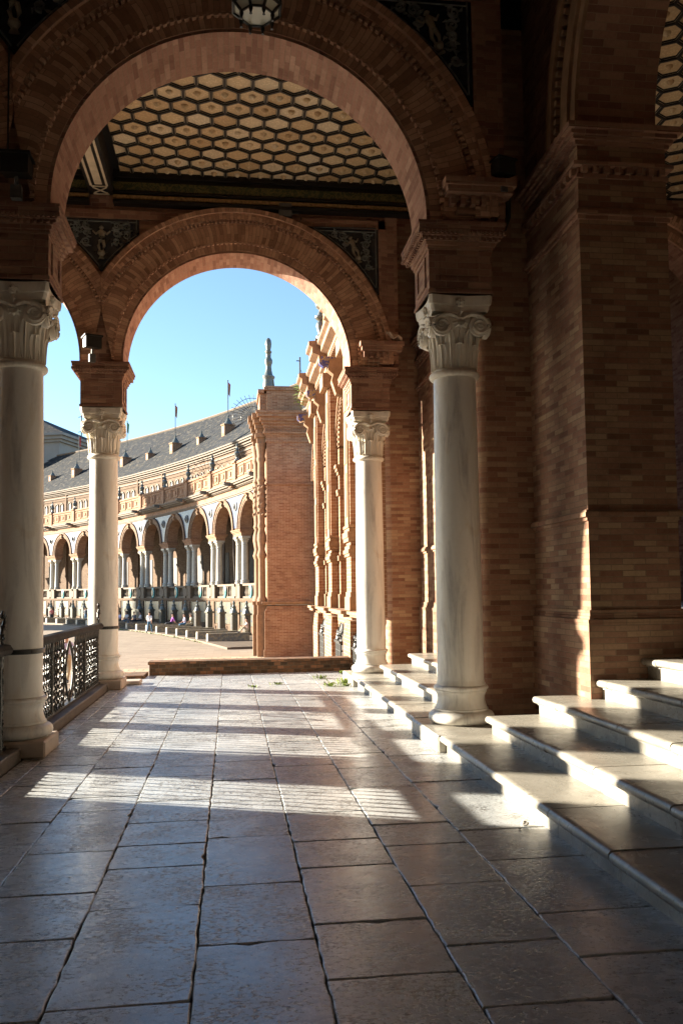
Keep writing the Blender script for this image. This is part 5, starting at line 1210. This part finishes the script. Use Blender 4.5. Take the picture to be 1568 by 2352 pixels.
# tiled cabinets and low benches in the alcoves
b = MB(); b.box(-.34, .34, -.26, .26, 0, .18); b.box(-.29, .29, -.21, .21, .18, 1.42); b.box(-.37, .37, -.29, .29, 1.42, 1.56)
cab = thing('tiled_cabinet', 'x', 'cabinet', group='tiled cabinets along the gallery foot'); b.build('cabinet_body', 'cabtile', cab)
b = MB(); b.lathe([(.30, 1.56), (.26, 1.68), (.20, 1.78), (.17, 1.9), (.21, 1.98), (.12, 2.05), (.09, 2.2), (.13, 2.28), (.03, 2.45)], 8); b.build('pinnacle', 'fintile', cab)
b = MB(); b.box(-.19, .19, -.225, -.21, .3, 1.3); b.box(-.305, -.29, -.14, .14, .35, 1.25); b.build('tile_niche', 'dark', cab)
ben = thing('tiled_bench', 'x', 'bench', group='low tiled benches along the gallery'); b = MB(); b.box(-.20, .20, -4.35, -1.7, 0, .44); b.box(-.24, .24, -4.4, -1.66, .44, .52); b.build('bench_body', 'benchtile', ben)
b = MB(); b.box(-.21, .21, -4.42, -4.35, -.02, .45); b.build('bench_end', 'white', ben)
n = 0; first = True
for i in BAYS[1:]:
    for s in (1.65, -1.45):
        a = A0+DA*i-s/RG
        if n > 22: continue
        lab = ORD[n]
        l1 = 'dark tiled cabinet with pointed pinnacle, %s from the tower along the gallery foot' % lab; l2 = 'low tiled bench with a white end, %s from the tower along the gallery' % lab
        if first: cab.location = gp(a, -.75, PLAZA+.12); cab.rotation_euler.z = a-pi/2; cab['label'] = l1; ben.location = gp(a, -.7, PLAZA+.1); ben.rotation_euler.z = a-pi/2; ben['label'] = l2
        else: copy_thing(cab, l1, gp(a, -.75, PLAZA+.12), a-pi/2); copy_thing(ben, l2, gp(a, -.7, PLAZA+.1), a-pi/2)
        first = False; n += 1
# grey pavilion far behind
def pav():
    root = thing('grey_pavilion', 'grey plastered pavilion with a slate roof rising behind the gallery at the far left', 'building', (-33, 146, PLAZA), radians(-18)); b = MB()
    b.box(-12, 9, -6, 14, 0, 27.0); b.build('wall', 'plaster', root)
    b = MB(); mould_box(b, -12, 9, -6, 14, [(23.2, 23.6, .3), (23.6, 24.0, .6), (27.0, 27.4, .4), (27.4, 27.9, .8), (27.9, 28.3, 1.2)]); b.build('cornice', 'plaster', root)
    b = MB(); A = [(-13.2, -7.2, 28.3), (10.2, -7.2, 28.3), (10.2, 15.2, 28.3), (-13.2, 15.2, 28.3)]; Bq = [(-5, 1, 33.0), (0, 1, 33.0), (0, 6, 33.0), (-5, 6, 33.0)]
    for i in range(4):
        j = (i+1) % 4; P = [A[i], A[j], Bq[j], Bq[i]]; L = (Vector(A[j])-Vector(A[i])).length; b.face(P, [(0, 0), (L, 0), (L*.6, 9), (L*.4, 9)])
    b.face(Bq); b.build('roof', 'roof', root)
    b = MB()
    for x in (2, 6): b.box(x, x+1.2, -6.05, -5.9, 20.6, 22.6)
    b.build('window', 'dark', root)
pav()
b = MB(); b.tube([(-24.4, 146, 20), (-24.4, 146, 34)], .10, 5)
for z in (26, 28.5, 31): b.tube([(-24.9, 146, z), (-23.9, 146, z+.3)], .06, 4)
tag(b.build('antenna_mast', 'metalgrey'), 'thin lattice mast beside the capital of the far left column', 'mast')

def central():      # the tall central building of the square, left of the frame; its shadow crosses the gallery
    root = thing('central_building', 'tall brick building of the square far left of the gallery', 'building', (-72, 111, PLAZA), atan2(.395, -.918)-pi/2)
    b = MB(); b.box(-6.2, 6.2, -5, 9, 0, 22); b.box(-4.6, 4.6, -4, 7, 22, 31); b.build('wall', 'farbrick', root)
    b = MB(); b.box(-6.7, 6.7, -5.5, 9.5, 21.3, 22.2); b.build('cornice', 'creamstone', root)
    b = MB(); b.lathe([(5.4, 31), (3.4, 33.5), (.6, 37), (.25, 41), (.02, 43)], 8); b.build('roof', 'roof', root)
central()

# ================================================================== PEOPLE
M['skin'] = simple('skin', (0.42, 0.24, 0.16), 0.6, var=0.08); M['hair'] = simple('hair_dark', (0.02, 0.014, 0.01), 0.6, var=0.3); M['hairgrey'] = simple('hair_grey', (0.35, 0.33, 0.3), 0.7, var=0.2)
M['jeans'] = simple('blue_jeans', (0.05, 0.13, 0.22), 0.8, var=0.25, scale=9); M['tee'] = simple('white_shirt', (0.75, 0.72, 0.72), 0.85, var=0.08); M['blacktrousers'] = simple('dark_trousers', (0.025, 0.03, 0.04), 0.85, var=0.3)
M['khaki'] = simple('khaki_trousers', (0.48, 0.40, 0.28), 0.85, var=0.1); M['purple'] = simple('purple_top', (0.36, 0.11, 0.40), 0.85, var=0.15); M['pinkshirt'] = simple('pale_pink_shirt', (0.66, 0.50, 0.45), 0.85, var=0.1)
M['olive'] = simple('olive_jacket', (0.24, 0.23, 0.17), 0.85, var=0.15); M['lilac'] = simple('lilac_top', (0.50, 0.46, 0.62), 0.85, var=0.15); M['shoes'] = simple('dark_shoes', (0.03, 0.03, 0.035), 0.6, var=0.2); M['greytee'] = simple('grey_shirt', (0.12, 0.13, 0.15), 0.85, var=0.1)
def plaid():
    m, t, b = mat('plaid_shirt'); b.inputs['Roughness'].default_value = .85
    sx = N(t, 'ShaderNodeSeparateXYZ'); t.links.new(objc(t), sx.inputs[0])
    def band(o, k):
        q = N(t, 'ShaderNodeMath', operation='MULTIPLY'); t.links.new(o, q.inputs[0]); q.inputs[1].default_value = k
        s_ = N(t, 'ShaderNodeMath', operation='SINE'); t.links.new(q.outputs[0], s_.inputs[0]); return ramp(t, s_.outputs[0], [(.35, (.62, .1, .08)), (.6, (.75, .7, .68))], 'CONSTANT')
    col(t, b, mix(t, .5, band(sx.outputs[0], 55), band(sx.outputs[2], 55), 'MULTIPLY')); return m
M['plaid'] = plaid()
SK = [('pel', 'chest'), ('chest', 'neck'), ('neck', 'head'), ('head', 'top'), ('chest', 'shL'), ('shL', 'elL'), ('elL', 'haL'), ('haL', 'fiL'), ('chest', 'shR'), ('shR', 'elR'), ('elR', 'haR'), ('haR', 'fiR'), ('pel', 'hpL'), ('hpL', 'knL'), ('knL', 'anL'), ('anL', 'toL'), ('pel', 'hpR'), ('hpR', 'knR'), ('knR', 'anR'), ('anR', 'toR')]
RD = dict(pel=(.135, .11), chest=(.155, .105), neck=(.055, .055), head=(.085, .095), top=(.065, .07), shL=(.062, .06), shR=(.062, .06), elL=(.043, .043), elR=(.043, .043), haL=(.032, .03), haR=(.032, .03), fiL=(.026, .018), fiR=(.026, .018), hpL=(.095, .095), hpR=(.095, .095), knL=(.062, .062), knR=(.062, .062), anL=(.045, .048), anR=(.045, .048), toL=(.04, .03), toR=(.04, .03))
STAND = dict(pel=(0, 0, .95), chest=(0, .02, 1.32), neck=(0, .02, 1.47), head=(0, 0, 1.60), top=(0, 0, 1.70), shL=(-.19, .02, 1.40), elL=(-.24, .06, 1.12), haL=(-.22, -.05, .88), fiL=(-.215, -.08, .79), shR=(.19, .02, 1.40), elR=(.24, .06, 1.12), haR=(.22, -.05, .88), fiR=(.215, -.08, .79), hpL=(-.09, 0, .88), knL=(-.10, -.02, .48), anL=(-.10, .02, .08), toL=(-.11, -.15, .035), hpR=(.09, 0, .88), knR=(.10, -.02, .48), anR=(.10, .02, .08), toR=(.11, -.15, .035))
WALK = dict(STAND, knL=(-.10, -.20, .50), anL=(-.10, -.34, .10), toL=(-.10, -.50, .06), knR=(.10, .08, .48), anR=(.10, .36, .14), toR=(.10, .26, .03), elL=(-.24, .18, 1.13), haL=(-.23, .16, .88), fiL=(-.23, .12, .80), elR=(.25, -.04, 1.12), haR=(.24, -.22, .94), fiR=(.23, -.30, .90))
SIT = dict(pel=(0, 0, .16), chest=(0, -.06, .52), neck=(0, -.07, .67), head=(0, -.11, .80), top=(0, -.11, .90), shL=(-.19, -.06, .60), elL=(-.23, -.12, .34), haL=(-.14, -.36, .24), fiL=(-.11, -.44, .23), shR=(.19, -.06, .60), elR=(.23, -.12, .34), haR=(.14, -.36, .24), fiR=(.11, -.44, .23), hpL=(-.10, -.05, .13), knL=(-.12, -.46, .12), anL=(-.12, -.48, -.33), toL=(-.12, -.64, -.38), hpR=(.10, -.05, .13), knR=(.12, -.46, .12), anR=(.12, -.48, -.33), toR=(.12, -.64, -.38))
LEAN = dict(SIT, chest=(.06, .12, .48), neck=(.07, .13, .63), head=(.07, .10, .76), top=(.07, .10, .86), shL=(-.13, .12, .56), elL=(-.24, .22, .32), haL=(-.28, .34, .12), fiL=(-.28, .40, .09), shR=(.25, .12, .56), elR=(.31, .24, .32), haR=(.33, .36, .12), fiR=(.33, .42, .09))
KNEES = dict(SIT, knL=(-.12, -.34, .44), anL=(-.12, -.58, .06), toL=(-.12, -.74, .03), knR=(.12, -.30, .38), anR=(.12, -.54, .06), toR=(.12, -.7, .03), haL=(-.05, -.42, .46), fiL=(0, -.48, .48), haR=(.05, -.40, .44), fiR=(0, -.47, .44), elL=(-.24, -.22, .42), elR=(.24, -.22, .40))
def person(pose, label, loc, rot, top, legs, hair='hair', scale=1.0, longhair=False, shoes='shoes', sleeves=True):
    root = thing('person', label, 'person', loc, rot); names = list(pose)
    me = bpy.data.meshes.new('body'); me.from_pydata([pose[n_] for n_ in names], [(names.index(p), names.index(q)) for p, q in SK], [])
    tmp = bpy.data.objects.new('tmp', me); COL.objects.link(tmp); tmp.modifiers.new('skin', 'SKIN'); sub = tmp.modifiers.new('sub', 'SUBSURF'); sub.levels = 1; sub.render_levels = 1
    for k, n_ in enumerate(names):
        d = me.skin_vertices[0].data[k]; d.radius = RD[n_]; d.use_root = (n_ == 'pel')
    dg = bpy.context.evaluated_depsgraph_get(); ev = tmp.evaluated_get(dg); bm = bpy.data.meshes.new_from_object(ev); bpy.data.objects.remove(tmp)
    bm.materials.clear()
    for q in ('skin', top, legs, shoes): bm.materials.append(M[q])
    S3 = {n_: Vector(pose[n_]) for n_ in names}
    def seg(p):
        best = None
        for i_, (a, c) in enumerate(SK):
            A, C_ = S3[a], S3[c]; t = max(0, min(1, (p-A).dot(C_-A)/max(1e-6, (C_-A).length_squared))); d = (p-A-(C_-A)*t).length/(RD[a][0]*.6+.03)
            if best is None or d < best[0]: best = (d, a, c, t)
        return best[1:]
    for f in bm.polygons:
        f.use_smooth = True; a, c, t = seg(f.center); mi = 0
        if c in ('chest',): mi = 1 if t > .15 else 2
        elif c in ('shL', 'shR'): mi = 1
        elif c == 'neck': mi = 1 if t < .6 else 0
        elif c in ('elL', 'elR'): mi = 1 if (sleeves or t < .55) else 0
        elif a == 'pel' or c in ('knL', 'knR'): mi = 2
        elif c in ('anL', 'anR'): mi = 2 if t < .93 else 3
        elif c in ('toL', 'toR'): mi = 3
        f.material_index = mi
    ob = bpy.data.objects.new('body', bm); COL.objects.link(ob); ob.parent = root
    hd = S3['head']; tp = S3['top']; up = (tp-hd).normalized(); ctr = hd+up*.075
    hm = MB(); rows = []
    for i in range(7):
        th = pi*.62*i/6; rows.append([ctr+Vector((.098*sin(th)*cos(j*pi/6), .112*sin(th)*sin(j*pi/6)+.016, .105*cos(th)+(.02 if sin(j*pi/6) < -.3 and i > 3 else 0)+(.035*(i-3) if sin(j*pi/6) < -.2 and i > 3 else 0))) for j in range(12)])
    hm.grid(rows, cv=True)
    if longhair: hm.tube([ctr+Vector((0, .06, 0)), ctr+Vector((0, .10, -.12)), ctr+Vector((0, .10, -.26))], [.09, .08, .04], 8)
    hm.build('hair', hair, root)
    fm = MB()                                     # nose, ears, eyes, mouth
    fm.tube([hd+Vector((0, -.085, .055)), hd+Vector((0, -.122, .02)), hd+Vector((0, -.09, .01))], [.008, .016, .01], 6)
    for s in (-1, 1): fm.tube([hd+Vector((.088*s, .01, .06)), hd+Vector((.10*s, .02, .03)), hd+Vector((.088*s, .01, 0))], [.012, .018, .01], 6)
    fm.m = 1
    for s in (-1, 1): fm.tube([hd+Vector((.022*s, -.094, .055)), hd+Vector((.044*s, -.088, .055))], .008, 5)
    fm.tube([hd+Vector((-.025, -.092, -.02)), hd+Vector((.025, -.092, -.02))], .006, 5)
    fm.build('face', ['skin', 'hair'], root)
    for sd_ in 'LR':                               # fingers
        w_, f_ = S3['ha'+sd_], S3['fi'+sd_]; d = (f_-w_).normalized(); sdv = d.cross(Vector((0, 1, .3))).normalized(); q = MB()
        for k in range(4): o_ = f_-d*.02+sdv*(.018*(k-1.5)); q.tube([o_, o_+d*.035, o_+d*(.062-.008*abs(k-1.4))+Vector((0, -.012, 0))], [.009, .008, .006], 5)
        q.tube([w_+d*.02, w_+d*.045+sdv*.04, w_+d*.075+sdv*.045], [.011, .01, .007], 5); q.build('hand_fingers', 'skin', root)
    root.scale = (scale,)*3; return root
PB = PLAZA+.62
SB = PLAZA+.10+.52-.03
def on_bench(deg, off): p = gp(radians(deg), off); return (p.x, p.y, SB)
person(WALK, 'man in white shirt and blue jeans walking across the sunny plaza', (-6.41, 70.35, PLAZA), radians(165), 'tee', 'jeans')
person(STAND, 'man in red and white plaid shirt standing by the far left benches', (-20.3, 102.3, PLAZA), radians(172), 'plaid', 'blacktrousers')
person(LEAN, 'woman in purple top leaning back on a low bench beside a tiled cabinet', on_bench(20.88, -3.0), radians(-80), 'purple', 'blacktrousers', longhair=True)
person(SIT, 'seated person in white top next to the man in the olive jacket', on_bench(19.74, -2.75), radians(-75), 'lilac', 'jeans')
person(SIT, 'grey haired man in olive jacket seated beside a person in a white top', on_bench(19.74, -2.2), radians(-70), 'olive', 'khaki', hair='hairgrey')
person(KNEES, 'man in pale pink shirt seated with raised knees on the bench beside the tower', on_bench(14.03, -2.45), radians(-85), 'pinkshirt', 'khaki', sleeves=False)
person(SIT, 'seated person in lilac top half hidden by the far left column', on_bench(25.45, -3.75), radians(-60), 'lilac', 'blacktrousers', longhair=True)
person(SIT, 'seated woman in white top, second in the row right of the far left column', on_bench(25.45, -3.1), radians(-40), 'tee', 'jeans', longhair=True)
person(SIT, 'seated man in dark shirt, third in the row right of the far left column', on_bench(24.31, -3.4), radians(-30), 'greytee', 'blacktrousers', hair='hairgrey')
person(SIT, 'seated person in white shirt farthest right in the row right of the far left column', on_bench(24.31, -2.8), radians(-70), 'tee', 'blacktrousers')
person(WALK, 'small child in dark clothes walking in front of the seated row', (-9.15, 79.9, PLAZA), radians(200), 'greytee', 'jeans', scale=.62)
person(STAND, 'person in dark clothes with a bag, partly hidden behind the far left column', (-16.05, 99.5, PLAZA), radians(150), 'greytee', 'jeans')
person(WALK, 'person in pale shirt and cream trousers seen through the oval of the railing', (-5.75, 31.6, PLAZA), radians(20), 'lilac', 'khaki', scale=1.04)
person(STAND, 'person behind the railing showing only a dark haired head above the handrail', (-6.35, 31.9, PLAZA), radians(10), 'greytee', 'blacktrousers', scale=.98)
g1 = gp(A0+DA*8.55, 1.2, 1.12); person(STAND, 'visitor with yellow top leaning over the gallery balustrade at the far left', g1, radians(-60), 'pinkshirt', 'jeans')
g2 = gp(A0+DA*8.72, 1.1, 1.12); person(STAND, 'visitor in dark top beside another one at the gallery balustrade far left', g2, radians(-60), 'greytee', 'jeans')
